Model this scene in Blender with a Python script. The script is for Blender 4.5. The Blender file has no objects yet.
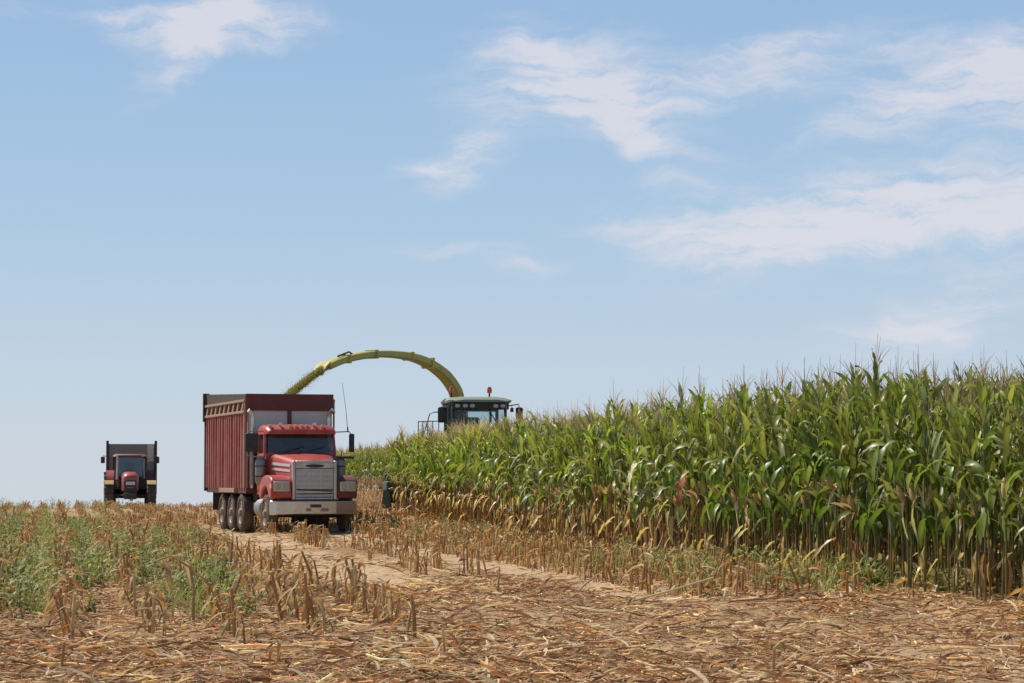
import bpy, math, random
import numpy as np
from mathutils import Vector, Matrix

R = math.radians
S = bpy.context.scene
COL = S.collection
rnd = random.Random(11)
RG = np.random.default_rng(7)

# ------------------------------------------------------------------ camera
F_PX = 2525.0
cam_d = bpy.data.cameras.new('camera')
cam = bpy.data.objects.new('camera', cam_d)
COL.objects.link(cam)
cam_d.sensor_width = 36.0
cam_d.lens = F_PX / 1024.0 * 36.0
cam_d.clip_start = 0.5
cam_d.clip_end = 20000
cam.location = (0, 0, 1.4)
cam.rotation_euler = (R(90) + math.atan((481 - 341.5) / F_PX), 0, 0)
S.camera = cam

# ------------------------------------------------------------------ sun, sky, exposure
SUN_AZ, SUN_EL = -54.0, 52.0          # azimuth from +Y towards +X, elevation
sa, se = R(SUN_AZ), R(SUN_EL)
sun_dir = Vector((math.sin(sa) * math.cos(se), math.cos(sa) * math.cos(se), math.sin(se)))
sl = bpy.data.lights.new('sun', 'SUN')
sl.energy = 4.6
sl.angle = R(0.53)
sl.color = (1.0, 0.94, 0.84)
so = bpy.data.objects.new('sun', sl)
COL.objects.link(so)
so.rotation_euler = (-sun_dir).to_track_quat('-Z', 'Y').to_euler()

S.view_settings.view_transform = 'Standard'
S.view_settings.look = 'None'
S.view_settings.gamma = 1.0
S.view_settings.exposure = 0.3
S.view_settings.use_curve_mapping = False
cy = S.cycles
cy.max_bounces = 8
cy.diffuse_bounces = 3
cy.glossy_bounces = 3
cy.transmission_bounces = 4
cy.transparent_max_bounces = 8
cy.use_denoising = True
cy.sample_clamp_indirect = 6.0

W = bpy.data.worlds.new('World')
S.world = W
W.use_nodes = True


def build_world():
    nt = W.node_tree
    nt.nodes.clear()
    N = nt.nodes.new
    L = nt.links.new
    out = N('ShaderNodeOutputWorld')
    bg = N('ShaderNodeBackground')
    L(bg.outputs[0], out.inputs[0])
    bg.inputs['Strength'].default_value = 0.078
    sky = N('ShaderNodeTexSky')
    sky.sky_type = 'NISHITA'
    sky.sun_disc = False
    sky.sun_elevation = R(SUN_EL)
    sky.sun_rotation = R(SUN_AZ % 360)
    sky.altitude = 300
    sky.air_density = 1.0
    sky.dust_density = 0.4
    sky.ozone_density = 2.0

    def math_(op, a, b=None, c=None, clamp=False):
        n = N('ShaderNodeMath')
        n.operation = op
        n.use_clamp = clamp
        for i, v in enumerate((a, b, c)):
            if v is None:
                continue
            if isinstance(v, (int, float)):
                n.inputs[i].default_value = v
            else:
                L(v, n.inputs[i])
        return n.outputs[0]

    tc = N('ShaderNodeTexCoord')
    sep = N('ShaderNodeSeparateXYZ')
    L(tc.outputs['Generated'], sep.inputs[0])
    az = math_('ARCTAN2', sep.outputs[0], sep.outputs[1])
    el = math_('ARCSINE', sep.outputs[2])
    k = F_PX / 100.0
    px = math_('MULTIPLY', az, k)
    py = math_('MULTIPLY', el, k)
    comb = N('ShaderNodeCombineXYZ')
    L(px, comb.inputs[0])
    L(py, comb.inputs[1])
    # warp
    nz = N('ShaderNodeTexNoise')
    nz.inputs['Scale'].default_value = 1.1
    nz.inputs['Detail'].default_value = 5
    nz.inputs['Roughness'].default_value = 0.62
    L(comb.outputs[0], nz.inputs['Vector'])
    sub = N('ShaderNodeVectorMath')
    sub.operation = 'SUBTRACT'
    L(nz.outputs['Color'], sub.inputs[0])
    sub.inputs[1].default_value = (0.5, 0.5, 0.5)
    mul = N('ShaderNodeVectorMath')
    mul.operation = 'MULTIPLY'
    L(sub.outputs[0], mul.inputs[0])
    mul.inputs[1].default_value = (0.75, 0.5, 0.0)
    add = N('ShaderNodeVectorMath')
    add.operation = 'ADD'
    L(comb.outputs[0], add.inputs[0])
    L(mul.outputs[0], add.inputs[1])
    P = add.outputs[0]
    # (px, py, half width, half height, tilt degrees, amount)
    blobs = [(215, 26, 105, 30, 3, 1.25), (180, 62, 80, 26, 42, 1.0), (118, 34, 40, 18, -8, 0.6), (285, 36, 70, 18, 10, .6),
             (20, 26, 70, 20, 8, .55),
             (560, 55, 120, 55, 5, 0.75), (690, 85, 190, 38, 9, 0.95), (610, 110, 130, 38, -32, 0.95), (790, 46, 70, 14, 6, .5),
             (640, 140, 60, 20, -50, .6), (500, 95, 150, 30, 0, .38),
             (452, 162, 66, 25, 18, 1.5),
             (975, 95, 160, 66, -4, 1.15), (860, 128, 110, 22, 14, .7), (1040, 70, 110, 50, 0, .7),
             (880, 215, 260, 44, 2, 1.15), (790, 248, 160, 38, 14, 0.95), (690, 240, 130, 22, -6, .6), (1010, 205, 160, 42, 0, .7),
             (440, 250, 100, 16, 0, .62), (522, 268, 48, 18, 0, .62), (640, 215, 70, 20, -10, .35),
             (950, 315, 130, 52, 25, .85), (860, 340, 140, 30, 10, .4), (85, 385, 150, 60, 10, .22), (10, 445, 60, 20, 0, .3)]
    acc = None
    for (bx, by, a, b, th, amp) in blobs:
        m = N('ShaderNodeMapping')
        m.vector_type = 'TEXTURE'
        m.inputs['Location'].default_value = ((bx - 512) / 100, (481 - by) / 100, 0)
        m.inputs['Rotation'].default_value = (0, 0, R(th))
        m.inputs['Scale'].default_value = (a / 100, b / 100, 1)
        L(P, m.inputs['Vector'])
        ln = N('ShaderNodeVectorMath')
        ln.operation = 'LENGTH'
        L(m.outputs[0], ln.inputs[0])
        g = math_('EXPONENT', math_('MULTIPLY', math_('POWER', ln.outputs['Value'], 2.0), -1.3))
        acc = math_('MULTIPLY', g, amp) if acc is None else math_('MULTIPLY_ADD', g, amp, acc)
    # wisps
    mp = N('ShaderNodeMapping')
    mp.inputs['Rotation'].default_value = (0, 0, R(-16))
    mp.inputs['Scale'].default_value = (0.62, 3.0, 1)
    L(P, mp.inputs['Vector'])
    n2 = N('ShaderNodeTexNoise')
    n2.inputs['Scale'].default_value = 1.5
    n2.inputs['Detail'].default_value = 9
    n2.inputs['Roughness'].default_value = 0.64
    L(mp.outputs[0], n2.inputs['Vector'])
    val = math_('MULTIPLY', acc, math_('MULTIPLY_ADD', n2.outputs[0], 3.4, -0.75))
    mr = N('ShaderNodeMapRange')
    mr.interpolation_type = 'SMOOTHSTEP'
    mr.inputs['From Min'].default_value = 0.14
    mr.inputs['From Max'].default_value = 1.75
    mr.inputs['To Max'].default_value = 0.74
    L(val, mr.inputs['Value'])
    # the pale whitish blue of the air low over the fields, giving way to the sky model higher up
    rp = N('ShaderNodeValToRGB')
    for i_, (e_, c_) in enumerate(LOW_SKY):
        if i_ > 1:
            rp.color_ramp.elements.new(e_ / 0.25)
    for el_, (e_, c_) in zip(rp.color_ramp.elements, LOW_SKY):
        el_.position = e_ / 0.25
        el_.color = (*[((c / 255 + .055) / 1.055) ** 2.4 for c in c_], 1)
    L(math_('MULTIPLY', el, 4.0), rp.inputs[0])
    sc_ = N('ShaderNodeVectorMath')
    sc_.operation = 'SCALE'
    sc_.inputs['Scale'].default_value = 10.4
    L(rp.outputs[0], sc_.inputs[0])
    lo = N('ShaderNodeMapRange')
    lo.inputs['From Min'].default_value = 0.2
    lo.inputs['From Max'].default_value = 0.6
    lo.inputs['To Min'].default_value = 0.9
    lo.inputs['To Max'].default_value = 0.0
    L(el, lo.inputs['Value'])
    mx0 = N('ShaderNodeMix')
    mx0.data_type = 'RGBA'
    L(lo.outputs[0], mx0.inputs[0])
    L(sky.outputs[0], mx0.inputs[6])
    L(sc_.outputs[0], mx0.inputs[7])
    mix = N('ShaderNodeMix')
    mix.data_type = 'RGBA'
    L(mr.outputs[0], mix.inputs[0])
    L(mx0.outputs[2], mix.inputs[6])
    mix.inputs[7].default_value = CLOUD_COL
    L(mix.outputs[2], bg.inputs['Color'])


LOW_SKY = [(0.0, (203, 213, 225)), (0.05, (190, 208, 227)), (0.11, (169, 199, 227)), (0.19, (153, 187, 223)), (0.25, (146, 182, 221))]
CLOUD_COL = (8.2, 7.9, 8.35, 1)
build_world()


# ------------------------------------------------------------------ helpers: properties
def tag(o, label=None, cat=None, group=None, kind=None):
    if label: o['label'] = label
    if cat: o['category'] = cat
    if group: o['group'] = group
    if kind: o['kind'] = kind
    return o


def empty(name, loc, rz, label, cat, group=None):
    o = bpy.data.objects.new(name, None)
    COL.objects.link(o)
    o.location = loc
    o.rotation_euler = (0, 0, rz)
    o.empty_display_size = 0.3
    return tag(o, label, cat, group)


# ------------------------------------------------------------------ materials
def mat(name, col, rough=0.6, metal=0.0, dirt=None, dirt_amt=0.35, scale=6.0, spec=0.4, bump=0.0, dirt_scale=None):
    m = bpy.data.materials.new(name)
    m.use_nodes = True
    nt = m.node_tree
    b = nt.nodes['Principled BSDF']
    b.inputs['Roughness'].default_value = rough
    b.inputs['Metallic'].default_value = metal
    b.inputs['Specular IOR Level'].default_value = spec
    tc = nt.nodes.new('ShaderNodeTexCoord')
    n = nt.nodes.new('ShaderNodeTexNoise')
    n.inputs['Scale'].default_value = scale
    n.inputs['Detail'].default_value = 6
    n.inputs['Roughness'].default_value = 0.65
    nt.links.new(tc.outputs['Object'], n.inputs['Vector'])
    mr = nt.nodes.new('ShaderNodeMapRange')
    mr.inputs['From Min'].default_value = 0.35
    mr.inputs['From Max'].default_value = 0.72
    mr.inputs['To Max'].default_value = dirt_amt
    mr.inputs['To Min'].default_value = dirt_amt * 0.15
    nt.links.new(n.outputs[0], mr.inputs['Value'])
    mx = nt.nodes.new('ShaderNodeMix')
    mx.data_type = 'RGBA'
    nt.links.new(mr.outputs[0], mx.inputs[0])
    mx.inputs[6].default_value = (*col, 1)
    mx.inputs[7].default_value = (*(dirt or tuple(c * 0.6 for c in col)), 1)
    nt.links.new(mx.outputs[2], b.inputs['Base Color'])
    if metal > 0.3:
        ra = nt.nodes.new('ShaderNodeMath')
        ra.operation = 'MULTIPLY_ADD'
        ra.inputs[1].default_value = 0.5
        ra.inputs[2].default_value = rough
        nt.links.new(mr.outputs[0], ra.inputs[0])
        nt.links.new(ra.outputs[0], b.inputs['Roughness'])
    if bump:
        bp = nt.nodes.new('ShaderNodeBump')
        bp.inputs['Strength'].default_value = bump
        bp.inputs['Distance'].default_value = 0.02
        nt.links.new(n.outputs[0], bp.inputs['Height'])
        nt.links.new(bp.outputs[0], b.inputs['Normal'])
    return m


DUST = (0.36, 0.26, 0.17)
M = {
    'red': mat('truck_red_paint', (0.40, 0.020, 0.022), 0.38, 0, (0.34, 0.16, 0.11), 0.65, 3.5, .45, .1),
    'dull_red': mat('dull_red_steel', (0.29, 0.036, 0.034), 0.6, 0, (0.36, 0.18, 0.14), 0.85, 1.8),  # duller red for the box, mottled with dust
    'dark_red': mat('dark_red_steel_and_shade', (0.13, 0.028, 0.026), 0.65, 0, (0.16, 0.08, 0.06), 0.5, 2.5),  # dark red parts, and the right fender's shade as colour
    'brown_board': mat('weathered_dark_board', (0.05, 0.034, 0.03), 0.85, 0, (0.11, 0.075, 0.055), 0.6, 3),
    'tan_rail': mat('rusty_tan_rail', (0.36, 0.25, 0.18), 0.7, 0, (0.25, 0.12, 0.07), 0.5, 6),
    'grey_panel': mat('pale_grey_sheet', (0.66, 0.63, 0.60), 0.55, 0, (0.5, 0.42, 0.35), 0.45, 2.5),
    'chrome': mat('dull_chrome', (0.72, 0.70, 0.68), 0.22, 1.0, (0.45, 0.34, 0.24), 0.6, 4),
    'alu': mat('brushed_aluminium', (0.62, 0.61, 0.6), 0.38, 0.85, (0.4, 0.32, 0.24), 0.6, 5),
    'slat': mat('grey_grille_slat', (0.62, 0.63, 0.66), 0.35, 0.75, (0.4, 0.36, 0.32), 0.4, 8),
    'dull_alu': mat('dusty_dull_aluminium', (0.33, 0.32, 0.31), 0.4, 0.8, (0.25, 0.2, 0.16), 0.6, 5),
    'black': mat('black_plastic', (0.022, 0.022, 0.024), 0.5, 0, (0.09, 0.07, 0.055), 0.4, 8),
    'chassis': mat('chassis_black', (0.03, 0.027, 0.026), 0.7, 0, (0.12, 0.085, 0.06), 0.5, 4),
    'rubber': mat('dusty_rubber', (0.045, 0.038, 0.034), 0.85, 0, (0.19, 0.14, 0.10), 0.75, 5, .2, .3),
    'rim': mat('dusty_rim', (0.2, 0.16, 0.13), 0.6, 0.1, (0.3, 0.22, 0.16), 0.6, 6),
    'orange': mat('amber_lens', (0.72, 0.30, 0.10), 0.2, 0, (0.5, 0.2, 0.06), 0.3, 9, .6),
    'beacon': mat('orange_beacon_lens', (0.62, 0.13, 0.035), 0.2, 0, (0.4, 0.1, 0.05), 0.3, 9, .6),
    'lens': mat('headlamp_lens', (0.5, 0.47, 0.44), 0.15, 0.3, (0.3, 0.25, 0.2), 0.4, 9, .6),
    'white': mat('off_white_paint', (0.62, 0.6, 0.56), 0.5, 0, (0.45, 0.36, 0.28), 0.4, 5),
    'seat': mat('dark_seat_fabric', (0.035, 0.035, 0.04), 0.9, 0, None, 0.3, 9),
    'cabin': mat('dark_cab_lining', (0.09, 0.085, 0.085), 0.85, 0, None, 0.3, 6),
    'spout': mat('yellow_green_spout', (0.50, 0.44, 0.09), 0.5, 0, (0.32, 0.26, 0.085), 0.7, 2.2),
    'spout_dark': mat('dark_spout_liner', (0.36, 0.31, 0.08), 0.7, 0, (0.14, 0.115, 0.05), 0.6, 4),  # darker olive for the underside of the spout
    'hgreen': mat('harvester_green', (0.16, 0.24, 0.04), 0.4, 0, (0.25, 0.22, 0.12), 0.5, 4),
    'snout': mat('very_dark_green_plastic', (0.006, 0.014, 0.008), 0.9, 0, (0.015, 0.014, 0.01), 0.3, 5, .05),
    'dgreen': mat('dark_green_steel', (0.03, 0.06, 0.035), 0.5, 0, (0.1, 0.09, 0.06), 0.5, 5),
    'roof': mat('pale_green_grey_roof', (0.24, 0.27, 0.2), 0.45, 0, (0.3, 0.27, 0.2), 0.5, 3),
    'rail': mat('grey_hand_rail', (0.25, 0.26, 0.27), 0.45, 0.3, (0.2, 0.17, 0.14), 0.4, 8),
    'tred_dark': mat('dark_red_paint_and_shade', (0.17, 0.035, 0.035), 0.6, 0, (0.2, 0.12, 0.09), 0.5, 4),  # darker tractor red; on the right fender it stands for shade
    'tred': mat('tractor_red_paint', (0.36, 0.05, 0.05), 0.35, 0, (0.34, 0.19, 0.15), 0.5, 4, .5),
    'wagon': mat('grey_wagon_steel', (0.2, 0.19, 0.175), 0.6, 0, (0.28, 0.24, 0.19), 0.55, 2.2),
    'wagon_in': mat('sunlit_wagon_lining', (0.6, 0.55, 0.48), 0.6, 0, (0.4, 0.3, 0.2), 0.5, 3),
    'ochre': mat('mud_caked_fender', (0.40, 0.28, 0.12), 0.8, 0, (0.28, 0.18, 0.09), 0.5, 6),
}


def glass(name, tint, gloss=0.12, trans=0.75, dust=.12):
    m = bpy.data.materials.new(name)
    m.use_nodes = True
    nt = m.node_tree
    nt.nodes.clear()
    o = nt.nodes.new('ShaderNodeOutputMaterial')
    t = nt.nodes.new('ShaderNodeBsdfTransparent')
    t.inputs[0].default_value = (*[c * trans for c in tint], 1)
    g = nt.nodes.new('ShaderNodeBsdfGlossy')
    g.inputs['Roughness'].default_value = 0.06
    g.inputs['Color'].default_value = (0.9, 0.95, 1, 1)
    # film of field dust on the pane
    d = nt.nodes.new('ShaderNodeBsdfDiffuse')
    d.inputs[0].default_value = (0.35, 0.3, 0.25, 1)
    n = nt.nodes.new('ShaderNodeTexNoise')
    n.inputs['Scale'].default_value = 3
    tc = nt.nodes.new('ShaderNodeTexCoord')
    nt.links.new(tc.outputs['Object'], n.inputs['Vector'])
    mm = nt.nodes.new('ShaderNodeMath')
    mm.operation = 'MULTIPLY'
    mm.inputs[1].default_value = dust
    nt.links.new(n.outputs[0], mm.inputs[0])
    m1 = nt.nodes.new('ShaderNodeMixShader')
    m1.inputs[0].default_value = gloss
    nt.links.new(t.outputs[0], m1.inputs[1])
    nt.links.new(g.outputs[0], m1.inputs[2])
    m2 = nt.nodes.new('ShaderNodeMixShader')
    nt.links.new(mm.outputs[0], m2.inputs[0])
    nt.links.new(m1.outputs[0], m2.inputs[1])
    nt.links.new(d.outputs[0], m2.inputs[2])
    nt.links.new(m2.outputs[0], o.inputs[0])
    return m


M['glass'] = glass('tinted_glass', (0.72, 0.78, 0.82), 0.06, 0.9, .16)
M['cab_glass'] = glass('green_cab_glass', (0.88, 0.96, 0.96), 0.025, 0.95, .04)


def plant_mat(name, trans=0.32, rough=0.5, spec=0.3, tmul=(1.5, 1.6, 0.9)):
    """Colour comes from the mesh's own per-leaf colour attribute; light passes through the blades."""
    m = bpy.data.materials.new(name)
    m.use_nodes = True
    nt = m.node_tree
    b = nt.nodes['Principled BSDF']
    o = nt.nodes['Material Output']
    at = nt.nodes.new('ShaderNodeAttribute')
    at.attribute_name = 'col'
    tc = nt.nodes.new('ShaderNodeTexCoord')
    n = nt.nodes.new('ShaderNodeTexNoise')
    n.inputs['Scale'].default_value = 9
    n.inputs['Detail'].default_value = 3
    nt.links.new(tc.outputs['Object'], n.inputs['Vector'])
    mr = nt.nodes.new('ShaderNodeMapRange')
    mr.inputs['To Min'].default_value = 0.62
    mr.inputs['To Max'].default_value = 1.38
    nt.links.new(n.outputs[0], mr.inputs['Value'])
    vm = nt.nodes.new('ShaderNodeVectorMath')
    vm.operation = 'SCALE'
    nt.links.new(at.outputs['Color'], vm.inputs[0])
    nt.links.new(mr.outputs[0], vm.inputs['Scale'])
    nt.links.new(vm.outputs[0], b.inputs['Base Color'])
    b.inputs['Roughness'].default_value = rough
    b.inputs['Specular IOR Level'].default_value = spec
    if trans > 0:
        t = nt.nodes.new('ShaderNodeBsdfTranslucent')
        v2 = nt.nodes.new('ShaderNodeVectorMath')
        v2.operation = 'MULTIPLY'
        v2.inputs[1].default_value = tmul
        nt.links.new(vm.outputs[0], v2.inputs[0])
        nt.links.new(v2.outputs[0], t.inputs['Color'])
        mx = nt.nodes.new('ShaderNodeMixShader')
        mx.inputs[0].default_value = trans
        nt.links.new(b.outputs[0], mx.inputs[1])
        nt.links.new(t.outputs[0], mx.inputs[2])
        nt.links.new(mx.outputs[0], o.inputs[0])
    return m


M['leaf'] = plant_mat('corn_leaf', 0.30, 0.42, 0.45)
M['straw'] = plant_mat('dry_corn_straw', 0.30, 0.65, 0.25, (1.3, 1.17, .9))
M['weed'] = plant_mat('weed_leaf', 0.25, 0.6, 0.2, (1.3, 1.4, .8))


# ------------------------------------------------------------------ helpers: vehicle meshes
class MB:
    def __init__(s):
        s.v, s.f = [], []

    def add(s, vs, fs):
        o = len(s.v)
        s.v += [tuple(v) for v in vs]
        s.f += [tuple(i + o for i in f) for f in fs]
        return s

    def hexa(s, p):
        return s.add(p, [(0, 3, 2, 1), (4, 5, 6, 7), (0, 1, 5, 4), (1, 2, 6, 5), (2, 3, 7, 6), (3, 0, 4, 7)])

    def box(s, x0, x1, y0, y1, z0, z1):
        return s.hexa([(x0, y0, z0), (x1, y0, z0), (x1, y1, z0), (x0, y1, z0), (x0, y0, z1), (x1, y0, z1), (x1, y1, z1), (x0, y1, z1)])

    def bar(s, a, b, w, h, up=(0, 0, 1)):
        a, b = Vector(a), Vector(b)
        d = (b - a).normalized()
        upv = Vector(up)
        if abs(d.dot(upv)) > 0.95:
            upv = Vector((0, 1, 0))
        sx = d.cross(upv).normalized() * w / 2
        sz = sx.cross(d).normalized() * h / 2
        return s.hexa([a - sx - sz, a + sx - sz, b + sx - sz, b - sx - sz, a - sx + sz, a + sx + sz, b + sx + sz, b - sx + sz])

    def tube(s, pts, r, n=8, cap=True):
        pts = [Vector(p) for p in pts]
        rs = r if isinstance(r, (list, tuple)) else [r] * len(pts)
        o = len(s.v)
        ref = Vector((0.13, 0.2, 1)).normalized()
        for i, p in enumerate(pts):
            t = (pts[min(i + 1, len(pts) - 1)] - pts[max(i - 1, 0)]).normalized()
            rf = ref if abs(t.dot(ref)) < 0.93 else Vector((1, 0.1, 0)).normalized()
            a = t.cross(rf).normalized()
            b = t.cross(a).normalized()
            for k in range(n):
                th = 2 * math.pi * k / n
                s.v.append(tuple(p + (a * math.cos(th) + b * math.sin(th)) * rs[i]))
        for i in range(len(pts) - 1):
            for k in range(n):
                s.f.append((o + i * n + k, o + i * n + (k + 1) % n, o + (i + 1) * n + (k + 1) % n, o + (i + 1) * n + k))
        if cap:
            s.f.append(tuple(o + k for k in range(n))[::-1])
            s.f.append(tuple(o + (len(pts) - 1) * n + k for k in range(n)))
        return s

    def loft(s, rings, closed=True, cap=True):
        o = len(s.v)
        n = len(rings[0])
        for r_ in rings:
            s.v += [tuple(p) for p in r_]
        for i in range(len(rings) - 1):
            for k in range(n if closed else n - 1):
                s.f.append((o + i * n + k, o + i * n + (k + 1) % n, o + (i + 1) * n + (k + 1) % n, o + (i + 1) * n + k))
        if cap:
            s.f.append(tuple(o + k for k in range(n))[::-1])
            s.f.append(tuple(o + (len(rings) - 1) * n + k for k in range(n)))
        return s

    def prism(s, poly, x0, x1):
        """poly in (y, z), extruded along x."""
        return s.loft([[(x0, y, z) for y, z in poly], [(x1, y, z) for y, z in poly]])

    def lathe_x(s, prof, c, n=28):
        """prof: (x offset, radius) around an axis along x through c."""
        o = len(s.v)
        for (dx, r) in prof:
            for k in range(n):
                th = 2 * math.pi * k / n
                s.v.append((c[0] + dx, c[1] + r * math.cos(th), c[2] + r * math.sin(th)))
        for i in range(len(prof) - 1):
            for k in range(n):
                s.f.append((o + i * n + k, o + i * n + (k + 1) % n, o + (i + 1) * n + (k + 1) % n, o + (i + 1) * n + k))
        s.f.append(tuple(o + k for k in range(n))[::-1])
        s.f.append(tuple(o + (len(prof) - 1) * n + k for k in range(n)))
        return s

    def build(s, name, material, parent=None, bevel=0.0, smooth=35, label=None):
        me = bpy.data.meshes.new(name)
        me.from_pydata(s.v, [], s.f)
        me.validate()
        me.polygons.foreach_set('use_smooth', [True] * len(me.polygons))
        me.set_sharp_from_angle(angle=R(smooth))
        me.materials.append(material)
        ob = bpy.data.objects.new(name, me)
        COL.objects.link(ob)
        if parent is not None:
            ob.parent = parent
        if bevel:
            b = ob.modifiers.new('bevel', 'BEVEL')
            b.width = bevel
            b.segments = 2
            b.limit_method = 'ANGLE'
            b.angle_limit = R(40)
            b.harden_normals = False
        if label:
            ob['label'] = label
        return ob


import bmesh


def fix_normals(ob):
    bm = bmesh.new()
    bm.from_mesh(ob.data)
    bmesh.ops.recalc_face_normals(bm, faces=bm.faces)
    bm.to_mesh(ob.data)
    bm.free()
    return ob


# ------------------------------------------------------------------ helpers: numpy vegetation
class VG:
    """Vertices, quads, colours."""
    def __init__(s):
        s.V, s.Q, s.C, s.n = [], [], [], 0

    def add(s, V, Q, C):
        V = np.asarray(V, float)
        s.V.append(V)
        s.Q.append(np.asarray(Q, np.int64) + s.n)
        C = np.asarray(C, float)
        s.C.append(np.broadcast_to(C, V.shape) if C.ndim == 1 else C)
        s.n += len(V)

    def get(s):
        return np.concatenate(s.V), np.concatenate(s.Q), np.concatenate(s.C)

    def tube(s, P, r, n, c0, c1=None):
        P = np.asarray(P, float)
        m = len(P)
        r = np.broadcast_to(np.asarray(r, float), (m,))
        T = np.gradient(P, axis=0)
        T /= np.linalg.norm(T, axis=1)[:, None] + 1e-9
        ref = np.where(np.abs(T[:, 2:3]) > 0.9, np.array([[1.0, 0, 0]]), np.array([[0, 0, 1.0]]))
        A = np.cross(T, ref)
        A /= np.linalg.norm(A, axis=1)[:, None] + 1e-9
        B = np.cross(T, A)
        th = np.arange(n) * 2 * np.pi / n
        V = P[:, None] + r[:, None, None] * (A[:, None] * np.cos(th)[None, :, None] + B[:, None] * np.sin(th)[None, :, None])
        i = np.arange(m - 1)[:, None]
        k = np.arange(n)[None]
        k2 = (k + 1) % n
        Q = np.stack([i * n + k, i * n + k2, (i + 1) * n + k2, (i + 1) * n + k], -1).reshape(-1, 4)
        c0 = np.asarray(c0, float)
        c1 = c0 if c1 is None else np.asarray(c1, float)
        t = np.linspace(0, 1, m)[:, None, None]
        C = np.broadcast_to(c0 + (c1 - c0) * t, (m, n, 3)).reshape(-1, 3)
        s.add(V.reshape(-1, 3), Q, C)

    def leaf(s, base, az, e0, bend, L, Wd, segs, c0, c1, fold=0.25, twist=0.0, drift=0.0, wide=3, rg=RG, power=1.5, ripple=0.0):
        t = np.linspace(0, 1, segs + 1)
        e = e0 - bend * t ** power
        a = az + drift * t
        ds = L / segs
        T = np.stack([np.cos(e) * np.cos(a), np.cos(e) * np.sin(a), np.sin(e)], 1)
        P = np.asarray(base, float) + np.concatenate([np.zeros((1, 3)), np.cumsum(0.5 * (T[1:] + T[:-1]) * ds, 0)])
        side = np.stack([-np.sin(a), np.cos(a), np.zeros_like(a)], 1)
        nor = np.cross(T, side)
        tw = twist * t
        sd = side * np.cos(tw)[:, None] + nor * np.sin(tw)[:, None]
        nn = np.cross(T, sd)
        w = Wd * np.minimum(1, 0.45 + 2.4 * t) * np.maximum(0, 1 - t ** 2.6) ** 0.9 * 0.5 + 0.0015
        rp = ripple * Wd * np.sin(t * 17 + rg.uniform(0, 6))
        c0, c1 = np.asarray(c0, float), np.asarray(c1, float)
        Cc = c0 + (c1 - c0) * t[:, None]
        if wide == 3:
            up = (fold * w + rp)[:, None] * nn
            up2 = (fold * w - rp)[:, None] * nn
            V = np.stack([P - sd * w[:, None] + up, P, P + sd * w[:, None] + up2], 1)
            C = np.stack([Cc, Cc * 1.22 + 0.012, Cc], 1)
        else:
            V = np.stack([P - sd * w[:, None], P + sd * w[:, None]], 1)
            C = np.stack([Cc, Cc], 1)
        m = V.shape[1]
        i = np.arange(segs)[:, None]
        k = np.arange(m - 1)[None]
        Q = np.stack([i * m + k, i * m + k + 1, (i + 1) * m + k + 1, (i + 1) * m + k], -1).reshape(-1, 4)
        s.add(V.reshape(-1, 3), Q, C.reshape(-1, 3))
        return P[-1]


def np_mesh(name, V, Q, C, material, smooth=True):
    me = bpy.data.meshes.new(name)
    me.vertices.add(len(V))
    me.vertices.foreach_set('co', np.ascontiguousarray(V, np.float32).ravel())
    me.loops.add(len(Q) * 4)
    me.loops.foreach_set('vertex_index', np.ascontiguousarray(Q, np.int32).ravel())
    me.polygons.add(len(Q))
    me.polygons.foreach_set('loop_start', np.arange(len(Q), dtype=np.int32) * 4)
    me.polygons.foreach_set('use_smooth', np.full(len(Q), smooth))
    at = me.attributes.new('col', 'FLOAT_COLOR', 'POINT')
    at.data.foreach_set('color', np.concatenate([np.clip(C, 0, 1), np.ones((len(C), 1))], 1).astype(np.float32).ravel())
    me.update(calc_edges=True)
    me.materials.append(material)
    return me


def np_obj(name, V, Q, C, material, parent=None):
    o = bpy.data.objects.new(name, np_mesh(name, V, Q, C, material))
    COL.objects.link(o)
    if parent is not None:
        o.parent = parent
    return o


def scatter(templates, pick, pos, rot, scl, tint=None, tilt=None, sclz=None):
    """Copies of templates (V,Q,C) at pos; returns one big (V,Q,C)."""
    Vs, Qs, Cs, n = [], [], [], 0
    for ti, (V, Q, C) in enumerate(templates):
        ids = np.nonzero(pick == ti)[0]
        if not len(ids):
            continue
        c, s_ = np.cos(rot[ids])[:, None], np.sin(rot[ids])[:, None]
        k = scl[ids][:, None]
        kz = k if sclz is None else sclz[ids][:, None]
        x = (V[None, :, 0] * c - V[None, :, 1] * s_) * k
        y = (V[None, :, 0] * s_ + V[None, :, 1] * c) * k
        z = V[None, :, 2] * kz
        if tilt is not None:
            x = x + z * tilt[ids, 0][:, None]
            y = y + z * tilt[ids, 1][:, None]
        X = np.stack([x + pos[ids, 0][:, None], y + pos[ids, 1][:, None], z + pos[ids, 2][:, None]], -1).reshape(-1, 3)
        m = len(ids)
        q = (Q[None] + (np.arange(m) * len(V))[:, None, None]).reshape(-1, 4) + n
        cc = np.broadcast_to(C[None], (m, len(V), 3))
        if tint is not None:
            cc = cc * tint[ids][:, None, :]
        Vs.append(X)
        Qs.append(q)
        Cs.append(cc.reshape(-1, 3))
        n += len(X)
    return np.concatenate(Vs), np.concatenate(Qs), np.concatenate(Cs)


# ------------------------------------------------------------------ the lie of the land
SL = 0.179
LN = math.hypot(1, SL)
EX, EY = 4.97, 32.4                   # a point on the edge of the standing corn


def uv_of(x, y):
    u = ((x - EX) + (y - EY) * SL) / LN
    v = (-(x - EX) * SL + (y - EY)) / LN
    return u, v


def xy_of(u, v):
    return EX + (u - v * SL) / LN, EY + (u * SL + v) / LN


ROW_ANG = math.atan(SL)               # rows and machines are turned by this much


def sm(a, b, x):
    t = np.clip((x - a) / (b - a), 0, 1)
    return t * t * (3 - 2 * t)


_lat = np.random.default_rng(3).random((256, 256))


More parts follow.
